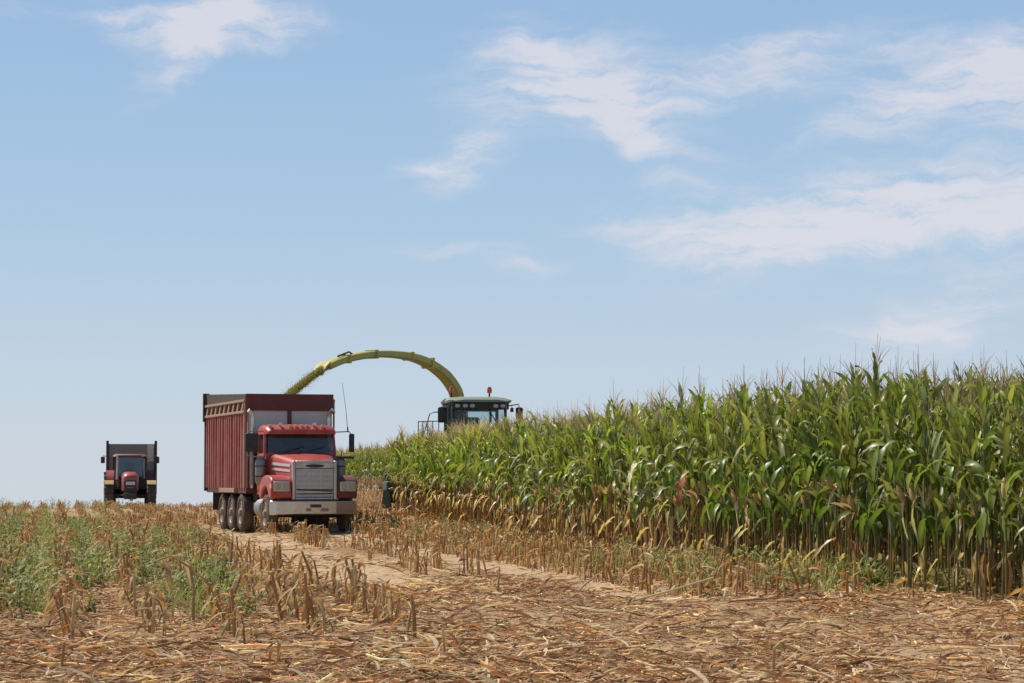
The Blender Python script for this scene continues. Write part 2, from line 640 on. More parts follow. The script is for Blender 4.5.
def vnoise(x, y):
    xi, yi = np.floor(x).astype(int), np.floor(y).astype(int)
    fx, fy = x - xi, y - yi
    fx, fy = fx * fx * (3 - 2 * fx), fy * fy * (3 - 2 * fy)
    g = lambda i, j: _lat[i % 256, j % 256]
    return (g(xi, yi) * (1 - fx) + g(xi + 1, yi) * fx) * (1 - fy) + (g(xi, yi + 1) * (1 - fx) + g(xi + 1, yi + 1) * fx) * fy


def fbm(x, y, o=3):
    r, a, t = 0, 1.0, 0
    for i in range(o):
        r = r + a * vnoise(x * 2 ** i + 17.3 * i, y * 2 ** i + 9.1 * i)
        t += a
        a *= 0.5
    return r / t


def track(u, v):
    w = 0.25 * (fbm(v * 0.12, v * 0 + 3.3) - 0.5)
    d1 = np.abs(u + 3.55 + w)
    d2 = np.abs(u + 6.1 + w)
    return np.maximum(1 - sm(0.3, 0.75, d1), 1 - sm(0.45, 1.05, d2)) * (0.5 + 0.5 * sm(-8, 4, v)) * (1 - 0.85 * sm(36, 52, v))


def zbase(x, y):
    u, v = uv_of(x, y)
    right = sm(-6, -0.5, u)
    z = 0.34 * sm(52, 86, y) * right + 0.42 * sm(86, 150, y) * sm(-1, 6, u)
    z = z + 0.2 * sm(80, 116, y) * (1 - right)
    yd = 110 + 77 * sm(-1, 6, u)
    d = np.maximum(0, y - yd)
    return z - 0.035 * d * d / (d + 12)


def zground(x, y):
    x, y = np.asarray(x, float), np.asarray(y, float)
    u, v = uv_of(x, y)
    near = 1 - sm(70, 130, y)
    tr = track(u, v)
    h = 0.10 * (fbm(x * 0.8 + 5, y * 0.5) - 0.5) + 0.075 * (fbm(x * 3.1, y * 2.6 + 7) - 0.5) * (1 - 0.7 * tr) * (1 + 1.1 * sm(-6.3, -7.5, u) * (1 - sm(26, 40, y))) \
        + 0.05 * (vnoise(x * 8, y * 8) - 0.5) * (1 - 0.8 * tr)
    return zbase(x, y) + h * near - 0.045 * tr


def build_ground():
    def axis(lo, hi, c0, c1, step, grow):
        a = list(np.arange(c0, c1 + 1e-6, step))
        st, p = step, a[-1]
        while p < hi:
            st *= grow
            p += st
            a.append(p)
        st, p = step, c0
        b = []
        while p > lo:
            st *= grow
            p -= st
            b.append(p)
        return np.array(b[::-1] + a)
    xs = axis(-2500, 2500, -7.5, 8, 0.09, 1.045)
    ys = axis(-400, 3000, 16.5, 36, 0.09, 1.02)
    X, Y = np.meshgrid(xs, ys)
    Z = zground(X, Y)
    V = np.stack([X, Y, Z], -1).reshape(-1, 3)
    nx, ny = len(xs), len(ys)
    i = np.arange(ny - 1)[:, None]
    k = np.arange(nx - 1)[None]
    Q = np.stack([i * nx + k, i * nx + k + 1, (i + 1) * nx + k + 1, (i + 1) * nx + k], -1).reshape(-1, 4)
    u, v = uv_of(X, Y)
    tr = track(u, v)[..., None]
    n1 = fbm(X * 0.35, Y * 0.25, 4)[..., None]
    dark = np.array([0.25, 0.152, 0.082])
    tan = np.array([0.50, 0.345, 0.20])
    pale = np.array([0.50, 0.355, 0.215])
    C = dark + (tan - dark) * np.clip((n1 - 0.25) * 2, 0, 1)
    C = C + (pale - C) * tr * 0.8
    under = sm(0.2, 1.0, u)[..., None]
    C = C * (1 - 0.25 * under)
    m = bpy.data.materials.new('field_soil')
    m.use_nodes = True
    nt = m.node_tree
    b = nt.nodes['Principled BSDF']
    b.inputs['Roughness'].default_value = 0.95
    b.inputs['Specular IOR Level'].default_value = 0.1
    at = nt.nodes.new('ShaderNodeAttribute')
    at.attribute_name = 'col'
    g = nt.nodes.new('ShaderNodeNewGeometry')
    n = nt.nodes.new('ShaderNodeTexNoise')
    n.inputs['Scale'].default_value = 5.5
    n.inputs['Detail'].default_value = 8
    n.inputs['Roughness'].default_value = 0.7
    nt.links.new(g.outputs['Position'], n.inputs['Vector'])
    mr = nt.nodes.new('ShaderNodeMapRange')
    mr.inputs['From Min'].default_value = 0.3
    mr.inputs['From Max'].default_value = 0.7
    mr.inputs['To Min'].default_value = 0.55
    mr.inputs['To Max'].default_value = 1.3
    nt.links.new(n.outputs[0], mr.inputs['Value'])
    vm = nt.nodes.new('ShaderNodeVectorMath')
    vm.operation = 'SCALE'
    nt.links.new(at.outputs['Color'], vm.inputs[0])
    nt.links.new(mr.outputs[0], vm.inputs['Scale'])
    nt.links.new(vm.outputs[0], b.inputs['Base Color'])
    bp = nt.nodes.new('ShaderNodeBump')
    bp.inputs['Strength'].default_value = 0.9
    bp.inputs['Distance'].default_value = 0.05
    nt.links.new(n.outputs[0], bp.inputs['Height'])
    nt.links.new(bp.outputs[0], b.inputs['Normal'])
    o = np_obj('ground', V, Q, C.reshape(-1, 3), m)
    tag(o, 'brown field soil with pale wheel tracks', 'ground', kind='structure')


build_ground()


def gz(x, y):
    return float(zground(x, y))


# ------------------------------------------------------------------ corn
LITTER = np.array([[0.60, 0.43, 0.20], [0.53, 0.36, 0.17], [0.33, 0.15, 0.06], [0.72, 0.58, 0.35], [0.45, 0.27, 0.12], [0.62, 0.48, 0.27], [0.27, 0.16, 0.085], [0.48, 0.29, 0.13]])
STRAW = np.array([[0.60, 0.44, 0.21], [0.52, 0.35, 0.15], [0.36, 0.17, 0.065], [0.66, 0.54, 0.34], [0.45, 0.26, 0.11], [0.57, 0.44, 0.25]])


def straw(rg, k=None):
    c = STRAW[rg.integers(len(STRAW)) if k is None else k]
    return c * rg.uniform(0.75, 1.15)


def corn_template(seed, dry, lod):
    """lod 0: near, 1: mid, 2: far. dry: share of the leaves, from the ground up, that have died."""
    rg = np.random.default_rng(seed)
    H = rg.uniform(2.15, 2.4)
    lean = rg.normal(0, 0.03, 2)
    parts = {k: VG() for k in ('stalk', 'foliage', 'tassel', 'ear')}

    def at(z):
        return np.array([lean[0] * z * z / H, lean[1] * z * z / H, z])
    zs = np.linspace(0, H, (9, 6, 4)[lod])
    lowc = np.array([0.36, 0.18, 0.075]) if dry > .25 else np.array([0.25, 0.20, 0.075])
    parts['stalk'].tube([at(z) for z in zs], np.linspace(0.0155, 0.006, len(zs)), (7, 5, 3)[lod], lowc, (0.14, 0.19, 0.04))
    n = (15, 14, 13)[lod]
    a0 = rg.uniform(0, 6.28)
    for i in range(n):
        k = i / (n - 1)
        z = 0.2 + (H - 0.22) * k ** 0.9
        az = a0 + math.pi * i + rg.normal(0, 0.5)
        L = (0.42 + 0.36 * math.sin(math.pi * min(1, 0.1 + 0.85 * k))) * rg.uniform(0.8, 1.15) * (1 - .22 * max(0, k - .75) / .25)
        wd = (0.110 - 0.034 * k) * rg.uniform(0.8, 1.2)
        segs = (9, 7, 5)[lod]
        wide = 3 if lod < 2 else 2
        is_dry = k < dry * rg.uniform(0.75, 1.25)
        pale = rg.random() < 0.045
        if is_dry or pale:
            c = (straw(rg) if rg.random() < .45 else LITTER[rg.choice([2, 4, 7, 1])] * rg.uniform(.8, 1.15)) if not pale else np.array([.60, .52, .36]) * rg.uniform(.8, 1.1)
            if is_dry and rg.random() < .5:
                continue
            parts['foliage'].leaf(at(z), az, R(rg.uniform(-80, 10)), rg.uniform(.3, 1.3), L * rg.uniform(.35, .85), wd * rg.uniform(.4, .75), segs, c, c * rg.uniform(.75, 1.1),
                                  0.6, rg.normal(0, 1.4), rg.normal(0, 0.6), wide, rg, 0.45, 0.16)
        else:
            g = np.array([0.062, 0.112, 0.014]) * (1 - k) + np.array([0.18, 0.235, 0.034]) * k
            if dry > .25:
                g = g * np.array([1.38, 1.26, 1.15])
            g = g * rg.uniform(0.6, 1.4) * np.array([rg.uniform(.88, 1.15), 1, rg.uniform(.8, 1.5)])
            if rg.random() < .13:
                g = np.array([.20, .245, .13]) * rg.uniform(.8, 1.2)  # some blades pale grey-green like undersides, glints put into the colour
            tip = g if rg.random() < 0.65 else g * 0.5 + np.array([0.42, 0.33, 0.14]) * 0.5
            if k < .38 and rg.random() < .5:
                continue
            kind = rg.random()
            tw = rg.normal(0, 0.8)
            if kind < 0.46 + 0.34 * k:       # upright blade, only its tip bends over
                e0, bd, pw = R(rg.uniform(70, 84)), rg.uniform(0.7, 1.7) - .4 * k, rg.uniform(1.8, 3.2)
            elif kind < 0.62 + 0.28 * k:     # arching blade
                e0, bd, pw = R(rg.uniform(70, 84)), rg.uniform(2.2, 3.0), rg.uniform(1.3, 2.4)
            else:                            # blade folded over near its base, hanging down
                e0, bd, pw = R(rg.uniform(50, 72)), rg.uniform(2.3, 2.9), rg.uniform(.35, .6)
                L *= rg.uniform(.55, .85)
                tw = rg.normal(0, 1.4)
            parts['foliage'].leaf(at(z), az, e0, bd, L, wd, segs, g, tip, 0.35, tw, rg.normal(0, 0.5), wide, rg, pw, 0.14 if lod == 0 else 0)
    # tassel
    tc = (np.array([0.60, 0.46, 0.27]) if dry < .25 else np.array([0.74, 0.57, 0.37])) * rg.uniform(0.75, 1.15)
    top = at(H)
    nb = (5, 7, 7)[lod] + (2 if dry > .25 else 0)
    tl = rg.uniform(0.24, 0.54)
    w = (0.0042, 0.006, 0.009)[lod]
    for i in range(nb):
        a = rg.uniform(0, 6.28)
        zb = rg.uniform(0.02, 0.16)
        e = R(rg.uniform(55, 82)) if i else R(89)
        ln = tl * rg.uniform(.55, .85) if i else tl * 1.2
        p0 = top + np.array([0, 0, zb if i else -0.05])
        p1 = p0 + ln * .55 * np.array([math.cos(e) * math.cos(a), math.cos(e) * math.sin(a), math.sin(e)])
        e2 = e - R(rg.uniform(0, 30)) if i else e
        p2 = p1 + ln * .45 * np.array([math.cos(e2) * math.cos(a), math.cos(e2) * math.sin(a), math.sin(e2)])
        parts['tassel'].tube([p0, p1, p2], [w, w * .9, w * .4], 3, tc, tc * rg.uniform(.8, 1.2))
    # ear in its husk
    z = rg.uniform(0.95, 1.3)
    a = rg.uniform(0, 6.28)
    e = R(rg.uniform(45, 75)) if dry < .45 else R(rg.uniform(-60, 70))
    d = np.array([math.cos(e) * math.cos(a), math.cos(e) * math.sin(a), math.sin(e)])
    c = np.array([0.50, 0.40, 0.20]) if rg.random() < 0.45 + dry else np.array([0.24, 0.27, 0.08])
    tt = np.linspace(0, 1, 7 if lod < 2 else 4)
    prof = 0.034 * np.sin(np.pi * np.clip(tt * .88 + .1, 0, 1)) ** .7 + 0.003
    parts['ear'].tube([at(z) + d * (0.03 + 0.25 * t) for t in tt], prof, 8 if lod == 0 else 5, c, c * rg.uniform(.8, 1.1))
    for _ in range(3 if lod < 2 else 1):
        parts['ear'].leaf(at(z) + d * .05, a + rg.normal(0, 1.2), e + rg.normal(0, .2), rg.uniform(.2, 1), 0.27, 0.05, 4, c * .95, c, .5, rg.normal(0, .8), 0, 2, rg)
    return {k: p.get() for k, p in parts.items()}


def merged(t):
    Vs, Qs, Cs, n = [], [], [], 0
    for V, Q, C in t.values():
        Vs.append(V); Qs.append(Q + n); Cs.append(C)
        n += len(V)
    return np.concatenate(Vs), np.concatenate(Qs), np.concatenate(Cs)


def corn_scale(v):
    """Plants stand a little lower towards both ends of the row."""
    return np.interp(v, [-8, -2, 5, 12, 32, 43, 50, 80, 150], [0.95, 1.0, 1.06, 1.05, 1.02, 0.965, 0.93, 1.0, 1.0])


HEAD_V = 49.6                          # the header's front along the rows
rows = []                              # (row index, u, v) of every standing plant
rgc = np.random.default_rng(21)
for r_ in range(13):
    u0 = 0.76 * r_
    vmax = HEAD_V if u0 < 7.3 else 150
    v = -9.0
    while v < vmax:
        sp = 0.165 if (v < 50) else 0.26
        v += sp * rgc.uniform(0.75, 1.25)
        if rgc.random() < 0.03:
            continue
        if r_ > 9 and v > 120 and rgc.random() < .3:
            continue
        rows.append((r_, u0 + rgc.normal(0, 0.035), v))
rows = np.array(rows)
cx_, cy_ = xy_of(rows[:, 1], rows[:, 2])
in_frame = np.abs(cx_ / np.maximum(cy_, 1)) < 0.208
front = rows[:, 0] <= 1
cand = np.nonzero(front & in_frame & (rows[:, 2] < 45))[0]
key = np.hypot(cx_[cand], cy_[cand]) + np.where(rows[cand, 0] == 1, 14.0, 0)
single = cand[np.argsort(key)[:300]]
is_single = np.zeros(len(rows), bool)
is_single[single] = True

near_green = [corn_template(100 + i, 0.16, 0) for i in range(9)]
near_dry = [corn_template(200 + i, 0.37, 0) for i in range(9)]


def mesh_set(t, nm):
    return {k: np_mesh(k, *t[k], M['leaf'] if k in ('foliage', 'stalk') else M['straw']) for k in t}


ng_m = [mesh_set(t, 'g') for t in near_green]
nd_m = [mesh_set(t, 'd') for t in near_dry]


def p_dry(v):
    return np.clip((v - 3) / 16.0, 0.08, 0.88)


CORN_GROUP = 'corn plants in the front rows of the standing field'


def place_corn(i, meshes, label, group):
    u, v = rows[i, 1], rows[i, 2]
    x, y = cx_[i], cy_[i]
    k = float(corn_scale(v)) * rgc.uniform(0.87, 1.10)
    e = empty('corn_plant', (x, y, gz(x, y) - 0.02), rgc.uniform(0, 6.28), label, 'corn plant', group)
    e.scale = (k, k, k)
    e.rotation_euler[0] = rgc.normal(0, 0.025)
    e.rotation_euler[1] = rgc.normal(0, 0.025)
    for part, me in meshes.items():
        o = bpy.data.objects.new(part, me)
        COL.objects.link(o)
        o.parent = e
    return e


def nearest(px, row=0):
    ids = [i for i in single if rows[i, 0] == row]
    return min(ids, key=lambda i: abs(512 + F_PX * cx_[i] / cy_[i] - px))


special = {}
special[nearest(871)] = ('tallest corn plant, its top leaf and tassel rising above the whole row', 'tall')
special[nearest(692)] = ('corn plant with one broad rust brown dead leaf hanging down its side', 'rust')
special[nearest(1008)] = ('corn plant with a pale tan ear nearest the right edge of the photo', 'ear')
special[nearest(652)] = ('corn plant with a bleached white husk leaf hanging beside the rust brown leaf', 'white')

for i in single:
    v = rows[i, 2]
    dry = rgc.random() < p_dry(v)
    meshes = (nd_m if dry else ng_m)[rgc.integers(9)]
    if i in special:
        lab, how = special[i]
        meshes = ng_m[{'tall': 2, 'rust': 4, 'ear': 6, 'white': 1}[how]]
        e = place_corn(i, meshes, lab, None)
        x, y = cx_[i], cy_[i]
        if how == 'tall':
            e.scale = (1.12, 1.12, 1.26)
        elif how == 'rust':
            b = VG()
            b.tube([(0, 0, 1.50), (.16, 0, 1.56), (.26, 0, 1.55)], .008, 5, (.30, .12, .05))
            b.leaf((0.26, 0, 1.55), 0, R(-20), 1.2, 0.85, 0.15, 9, (0.40, 0.14, 0.045), (0.28, 0.10, 0.035), .5, .6, .3, 3, rgc, .5, .2)
            o = np_obj('dead_leaf', *b.get(), M['straw'], e)
            o['label'] = 'rust brown dead leaf hanging down'
            e.rotation_euler = (0, 0, R(-120))
        elif how == 'white':
            b = VG()
            b.tube([(0, 0, 1.55), (.16, 0, 1.62), (.24, 0, 1.62)], .008, 5, (.5, .42, .28))
            b.leaf((0.24, 0, 1.62), 0, R(-15), 1.3, 0.55, 0.12, 9, (0.66, 0.60, 0.48), (0.7, 0.64, 0.52), .5, .5, .1, 3, rgc, .4, .15)
            o = np_obj('husk_leaf', *b.get(), M['straw'], e)
            o['label'] = 'bleached white husk leaf'
            e.rotation_euler = (0, 0, R(-150))
        elif how == 'ear':
            b = VG()
            tt = np.linspace(0, 1, 8)
            b.tube([(0.05 + .09 * t, 0, 1.45 - .22 * t) for t in tt], 0.030 * np.sin(np.pi * (tt * .86 + .1)) ** .7 + .003, 8, (0.58, 0.42, 0.24))
            o = np_obj('ear', *b.get(), M['straw'], e)
            o['label'] = 'large pale tan ear'
            e.rotation_euler = (0, 0, R(-110))
        continue
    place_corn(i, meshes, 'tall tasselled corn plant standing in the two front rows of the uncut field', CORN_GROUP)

# everything behind and beyond: one mass
rest = np.nonzero(~is_single)[0]
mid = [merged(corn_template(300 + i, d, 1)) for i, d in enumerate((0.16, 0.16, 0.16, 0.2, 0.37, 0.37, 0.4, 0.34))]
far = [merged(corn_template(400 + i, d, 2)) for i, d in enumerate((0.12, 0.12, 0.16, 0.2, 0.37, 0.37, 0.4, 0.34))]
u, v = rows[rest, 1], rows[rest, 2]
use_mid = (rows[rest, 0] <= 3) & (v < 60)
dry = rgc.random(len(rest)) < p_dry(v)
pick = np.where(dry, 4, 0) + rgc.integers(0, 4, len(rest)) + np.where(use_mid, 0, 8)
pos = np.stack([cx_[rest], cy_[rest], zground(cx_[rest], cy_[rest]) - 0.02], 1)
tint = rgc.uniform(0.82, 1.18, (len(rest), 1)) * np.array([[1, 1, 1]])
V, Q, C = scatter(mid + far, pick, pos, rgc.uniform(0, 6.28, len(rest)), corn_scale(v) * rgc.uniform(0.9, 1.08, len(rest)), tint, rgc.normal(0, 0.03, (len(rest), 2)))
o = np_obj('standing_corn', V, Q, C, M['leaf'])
tag(o, 'mass of standing corn behind the front rows, reaching to the far wall beyond the harvester', 'corn field', kind='stuff')


# ------------------------------------------------------------------ stubble
def stub_template(seed, hgt, many=False):
    rg = np.random.default_rng(seed)
    g = VG()
    h = hgt * rg.uniform(.8, 1.2)
    c = np.array([[0.53, 0.37, 0.16], [0.43, 0.235, 0.095], [0.58, 0.44, 0.21], [0.42, 0.23, 0.09]][rg.integers(4)])
    ln = rg.normal(0, 0.10, 2)
    g.tube([(0, 0, -.04), (ln[0] * h * .4, ln[1] * h * .4, h * .5), (ln[0] * h, ln[1] * h, h)], (0.016, 0.015, 0.0145), 7, c, c * np.array([1.1, 1.2, 1.35]))
    top = np.array([ln[0] * h, ln[1] * h, h])
    a = np.arange(6) * 1.047
    # cut face, pale pith
    ring = top + np.stack([np.cos(a), np.sin(a), 0.15 * np.cos(a)], 1) * .0142
    g.add(np.concatenate([ring, [top + (0, 0, .003)]]), [(0, 1, 2, 6), (2, 3, 4, 6), (4, 5, 0, 6)], (0.68, 0.58, 0.38))
    for _ in range(rg.integers(5, 10) if many else rg.integers(1, 5)):
        cc = straw(rg, rg.choice([0, 1, 2, 4, 5]))
        z = rg.uniform(.3, 1) * h
        g.leaf((ln[0] * z, ln[1] * z, z), rg.uniform(0, 6.28), R(rg.uniform(-20, 65)), rg.uniform(1.4, 2.4), rg.uniform(.15, .42), rg.uniform(.012, .036), 7, cc * rg.uniform(.8, 1.2), cc * rg.uniform(.7, 1.1), .6, rg.normal(0, 2.2), rg.normal(0, .6), 2, rg, .5)
    return g.get()


stubs = [stub_template(500 + i, 0.34) for i in range(14)]
bushy = [stub_template(520 + i, 0.47, True) for i in range(10)]
srows = []
rgs = np.random.default_rng(5)
urow = [-0.76 * k for k in range(1, 5)] + [-4.55, -5.15] + [-7.5 - 0.76 * k for k in range(0, 32)]
far_rows = [.76 * k for k in range(0, 10)] + [-3.4, -4.0, -5.9, -6.5, -7.1]
urow += far_rows
for ui, u0 in enumerate(urow):
    v = -14.0 if u0 not in far_rows else (60.0 if u0 > -.1 else 46.0)
    while v < 104:
        v += 0.17 * rgs.uniform(.7, 1.3) * (1 if v < 30 else 1.4)
        x, y = xy_of(u0, v)
        if abs(x / max(y, 1)) > 0.24 or y < 18:
            continue
        # gaps and trampled headland
        pr = 0.85
        if u0 > -4:
            pr = .85 if u0 in far_rows else 0.93 * sm(-3.5, 1.5, v + 1.2 * (fbm(u0 * 2.0 + 9, v * .6) - .5)) + 0.02
        elif u0 in far_rows:
            pr = .8
        elif u0 > -6:
            pr = 0.75 * sm(3, 8, v) * (fbm(np.array(v * .35), np.array(u0 * 3.0), 2) > .42)
        else:
            pr = (0.12 + 0.88 * sm(-11, -5, v + 3 * (fbm(v * .2 + 3, u0 * .7) - .5))) * (0.85 if fbm(np.array(v * .30 + 40), np.array(u0 * 1.3), 2) > .46 else .30)
        if rgs.random() < float(pr):
            srows.append((u0 + rgs.normal(0, .04), v))
srows = np.array(srows)
sx, sy = xy_of(srows[:, 0], srows[:, 1])
# keep the wheels' ground clear
d_in = np.abs(sx / sy) < 0.205
order = np.argsort(np.where(d_in, np.hypot(sx, sy), 1e9))[:296]
s_single = np.zeros(len(srows), bool)
s_single[order] = True
bushy_m = [np_mesh('stubble_stalk', *t, M['straw']) for t in bushy]
stub_m = [np_mesh('stubble_stalk', *t, M['straw']) for t in stubs]
for i in order:
    uu = srows[i, 0]
    if uu > -4:
        lab, grp = 'cut corn stalk with dangling straw in the stubble rows at the foot of the corn', 'stubble rows at the foot of the standing corn'
    elif uu > -6.5:
        lab, grp = 'cut corn stalk in the thin stubble strip between the two wheel tracks', 'stubble strip between the wheel tracks'
    else:
        lab, grp = 'cut tan corn stalk among green weeds left of the wheel tracks', 'stubble among the weeds left of the tracks'
    o = bpy.data.objects.new('stubble_stalk', (bushy_m if uu < -7 and rgs.random() < .7 else stub_m)[rgs.integers(10)])
    COL.objects.link(o)
    o.location = (sx[i], sy[i], gz(sx[i], sy[i]))
    o.rotation_euler = (rgs.normal(0, .12), rgs.normal(0, .12), rgs.uniform(0, 6.28))
    k = rgs.uniform(.6, 1.1) * (.95 if uu < -7 else 1.0)
    o.scale = (k * 1.1, k * 1.1, k)
    tag(o, lab, 'cut stalk', grp)
rest = np.nonzero(~s_single)[0]
pos = np.stack([sx[rest], sy[rest], zground(sx[rest], sy[rest])], 1)
V, Q, C = scatter(stubs + bushy, np.where((srows[rest, 0] < -7) & (rgs.random(len(rest)) < .4), 14 + rgs.integers(0, 10, len(rest)), rgs.integers(0, len(stubs), len(rest))), pos, rgs.uniform(0, 6.28, len(rest)), rgs.uniform(.65, 1.1, len(rest)) * np.where(sy[rest] > 85, .72, 1.0),
                  rgs.uniform(.8, 1.2, (len(rest), 1)) * np.ones((1, 3)), rgs.normal(0, .12, (len(rest), 2)))
tag(np_obj('corn_stubble', V, Q, C, M['straw']), 'distant rows of short tan corn stubble across the harvested field', 'stubble', kind='stuff')


# ------------------------------------------------------------------ litter of leaves, husks and stalk pieces
def litter_template(seed, kind):
    rg = np.random.default_rng(seed)
    g = VG()
    c = LITTER[rg.integers(len(LITTER))] * rg.uniform(.75, 1.15)
    c = c * .92 + c.mean() * np.array([.21, .18, .15])
    if kind == 0:       # curled, twisted shred of leaf
        L = rg.uniform(.10, .38)
        g.leaf((-L / 2, 0, rg.uniform(.004, .02)), 0, R(rg.uniform(0, 45)), rg.uniform(.4, 1.9), L, rg.uniform(.008, .026), 7, c, c * rg.uniform(.7, 1.2), .5, rg.normal(0, 2.2), rg.normal(0, 1.0), 2, rg, 1.0)
    elif kind == 1:     # stalk piece
        L = rg.uniform(.12, .6)
        b = rg.normal(0, .06)
        q = rg.uniform(.55, 1)
        g.tube([(-L / 2, 0, .010), (0, b, .016 + rg.uniform(0, .02)), (L / 2, rg.normal(0, .03), .012 + rg.uniform(0, .05))], (.0105 * q, .010 * q, .008 * q), 5, c * 1.1, c * 1.2)
    elif kind == 2:     # husk: a few short strips from one base
        for _ in range(4):
            g.leaf((0, 0, .008), rg.uniform(-1, 1), R(rg.uniform(5, 55)), rg.uniform(.6, 2.0), rg.uniform(.06, .18), rg.uniform(.012, .032), 5, c * rg.uniform(.8, 1.15), c, .5, rg.normal(0, 1.2), 0, 2, rg, 1.0)
    elif kind == 3:     # a thin straw
        L = rg.uniform(.2, .55)
        g.tube([(-L / 2, 0, .006), (-.1 * L, rg.normal(0, .04), .012), (L / 2, rg.normal(0, .05), .01 + rg.uniform(0, .05))], (.004, .0042, .003), 4, c * 1.15)
    else:               # pinch of chaff
        for _ in range(9):
            cc = c * rg.uniform(.6, 1.4)
            g.leaf((rg.normal(0, .09), rg.normal(0, .09), .004), rg.uniform(0, 6.28), R(rg.uniform(-5, 50)), rg.uniform(0, 1.5), rg.uniform(.02, .07), rg.uniform(.004, .014), 2, cc, cc, .3, rg.normal(0, 1), 0, 2, rg, 1.0)
    return g.get()


lit = [litter_template(600 + i, (0, 4, 3, 2, 1, 0, 1, 0, 3, 4)[i % 10]) for i in range(60)]
rgl = np.random.default_rng(9)


def litter_points(n, y0, y1, power):
    y = y0 + (y1 - y0) * rgl.random(n) ** power
    x = rgl.uniform(-.235, .235, n) * y
    return x, y


P_ = [litter_points(98000, 16.5, 36, 1.0), litter_points(42000, 34, 75, 1.2), litter_points(26000, 70, 125, 1.1)]
lx = np.concatenate([p[0] for p in P_])
ly = np.concatenate([p[1] for p in P_])
u, v = uv_of(lx, ly)
tr = track(u, v)
dens = 0.26 + 0.70 * sm(.40, .58, fbm(lx * .55 + 3, ly * .22))
dens = dens * (1 - 0.72 * tr) * (1 - .6 * sm(.3, 1.5, u)) * np.where((u < -7) & (v > 0), .75, 1)
keep = rgl.random(len(lx)) < dens
lx, ly, u, v = lx[keep], ly[keep], u[keep], v[keep]
n = len(lx)
pos = np.stack([lx, ly, zground(lx, ly) + 0.004], 1)
rot = np.where(rgl.random(n) < .35, rgl.normal(0, .5, n) + rgl.integers(0, 2, n) * np.pi, rgl.uniform(0, 6.28, n))
tint = rgl.uniform(.65, 1.4, (n, 1)) * np.array([[1, 1, 1]])
V, Q, C = scatter(lit, rgl.integers(0, len(lit), n), pos, rot, np.where(rgl.random(n) < .05, rgl.uniform(1.1, 1.6, n), rgl.uniform(.55, 1.05, n)), tint)
tag(np_obj('corn_litter', V, Q, C, M['straw']), 'loose litter of dry corn leaves and stalk pieces on the soil', 'litter', kind='stuff')


# ------------------------------------------------------------------ weeds and grass
def weed_template(seed, kind):
    rg = np.random.default_rng(seed)
    g = VG()
    base = np.array([[0.215, 0.225, 0.075], [0.255, 0.26, 0.105], [0.18, 0.205, 0.06], [0.30, 0.275, 0.125]][rg.integers(4)])
    if kind == 0:       # leafy stems
        for _ in range(rg.integers(4, 8)):
            a = rg.uniform(0, 6.28)
            h = rg.uniform(.16, .42)
            e = R(rg.uniform(55, 88))
            p0 = np.array([rg.normal(0, .06), rg.normal(0, .06), 0])
            d = np.array([math.cos(e) * math.cos(a), math.cos(e) * math.sin(a), math.sin(e)])
            g.tube([p0, p0 + d * h * .5, p0 + d * h + (0, 0, .02)], (.004, .003, .002), 3, base * 1.05)
            for j in range(rg.integers(6, 11)):
                t = rg.uniform(.1, 1)
                c = base * rg.uniform(.8, 1.3)
                g.leaf(p0 + d * h * t, rg.uniform(0, 6.28), R(rg.uniform(0, 60)), rg.uniform(.3, 1.4), rg.uniform(.05, .12), rg.uniform(.02, .042), 3, c, c * 1.1, .3, rg.normal(0, .5), 0, 2, rg)
    else:               # grass blades
        for _ in range(26):
            c = base * rg.uniform(.8, 1.35) * np.array([1.05, 1.05, .9])
            g.leaf((rg.normal(0, .06), rg.normal(0, .06), 0), rg.uniform(0, 6.28), R(rg.uniform(45, 88)), rg.uniform(.3, 1.8), rg.uniform(.2, .5), rg.uniform(.007, .013), 5, c, c * 1.1, .3, 0, rg.normal(0, .4), 2, rg, 1.6)
    return g.get()


weeds = [weed_template(700 + i, 1 if i % 4 == 3 else 0) for i in range(16)]
rgw = np.random.default_rng(13)
n = 19000
wy = 21 + (130 - 21) * rgw.random(n) ** 1.15
wx = rgw.uniform(-.235, .05, n) * wy
u, v = uv_of(wx, wy)
pn = fbm(wx * .22 + 2.3, wy * .07 + 5.7, 3)
pn2 = fbm(u * 0.9 + 31, v * .12, 2)
ang = wx / wy
dens = sm(.50, .61, pn * .62 + pn2 * .38 + .12 * sm(-.125, -.19, ang) - .003) * (1 - .75 * sm(62, 95, wy)) * sm(-6.6, -7.8, u) * sm(24, 31, wy)
keep = rgw.random(n) < dens * .9
wx, wy = wx[keep], wy[keep]
# a few along the foot of the corn
m_ = 420
fu = rgw.uniform(-2.9, .3, m_)
fv = rgw.uniform(-2, 40, m_)
fx, fy = xy_of(fu, fv)
kp = rgw.random(m_) < np.where(fv < 9, .85, .3)
wx = np.concatenate([wx, fx[kp]])
wy = np.concatenate([wy, fy[kp]])
n = len(wx)
V, Q, C = scatter(weeds, rgw.integers(0, len(weeds), n), np.stack([wx, wy, zground(wx, wy) - .01], 1), rgw.uniform(0, 6.28, n), rgw.uniform(.6, 1.25, n),
                  rgw.uniform(.8, 1.25, (n, 1)) * np.ones((1, 3)))
tag(np_obj('green_weeds', V, Q, C, M['weed']), 'patches of low green weeds growing through the stubble', 'weeds', kind='stuff')


def from_px(px, py):
    """The point of the ground seen at a photo pixel (used once, to set real places for the single plants)."""
    s = (px - 512) / F_PX
    t = (481 - py) / F_PX
    for y in np.arange(17, 125, .1):
        if 1.4 + t * y <= gz(s * y, y):
            return s * y, y, gz(s * y, y)
    return s * 100, 100, 0


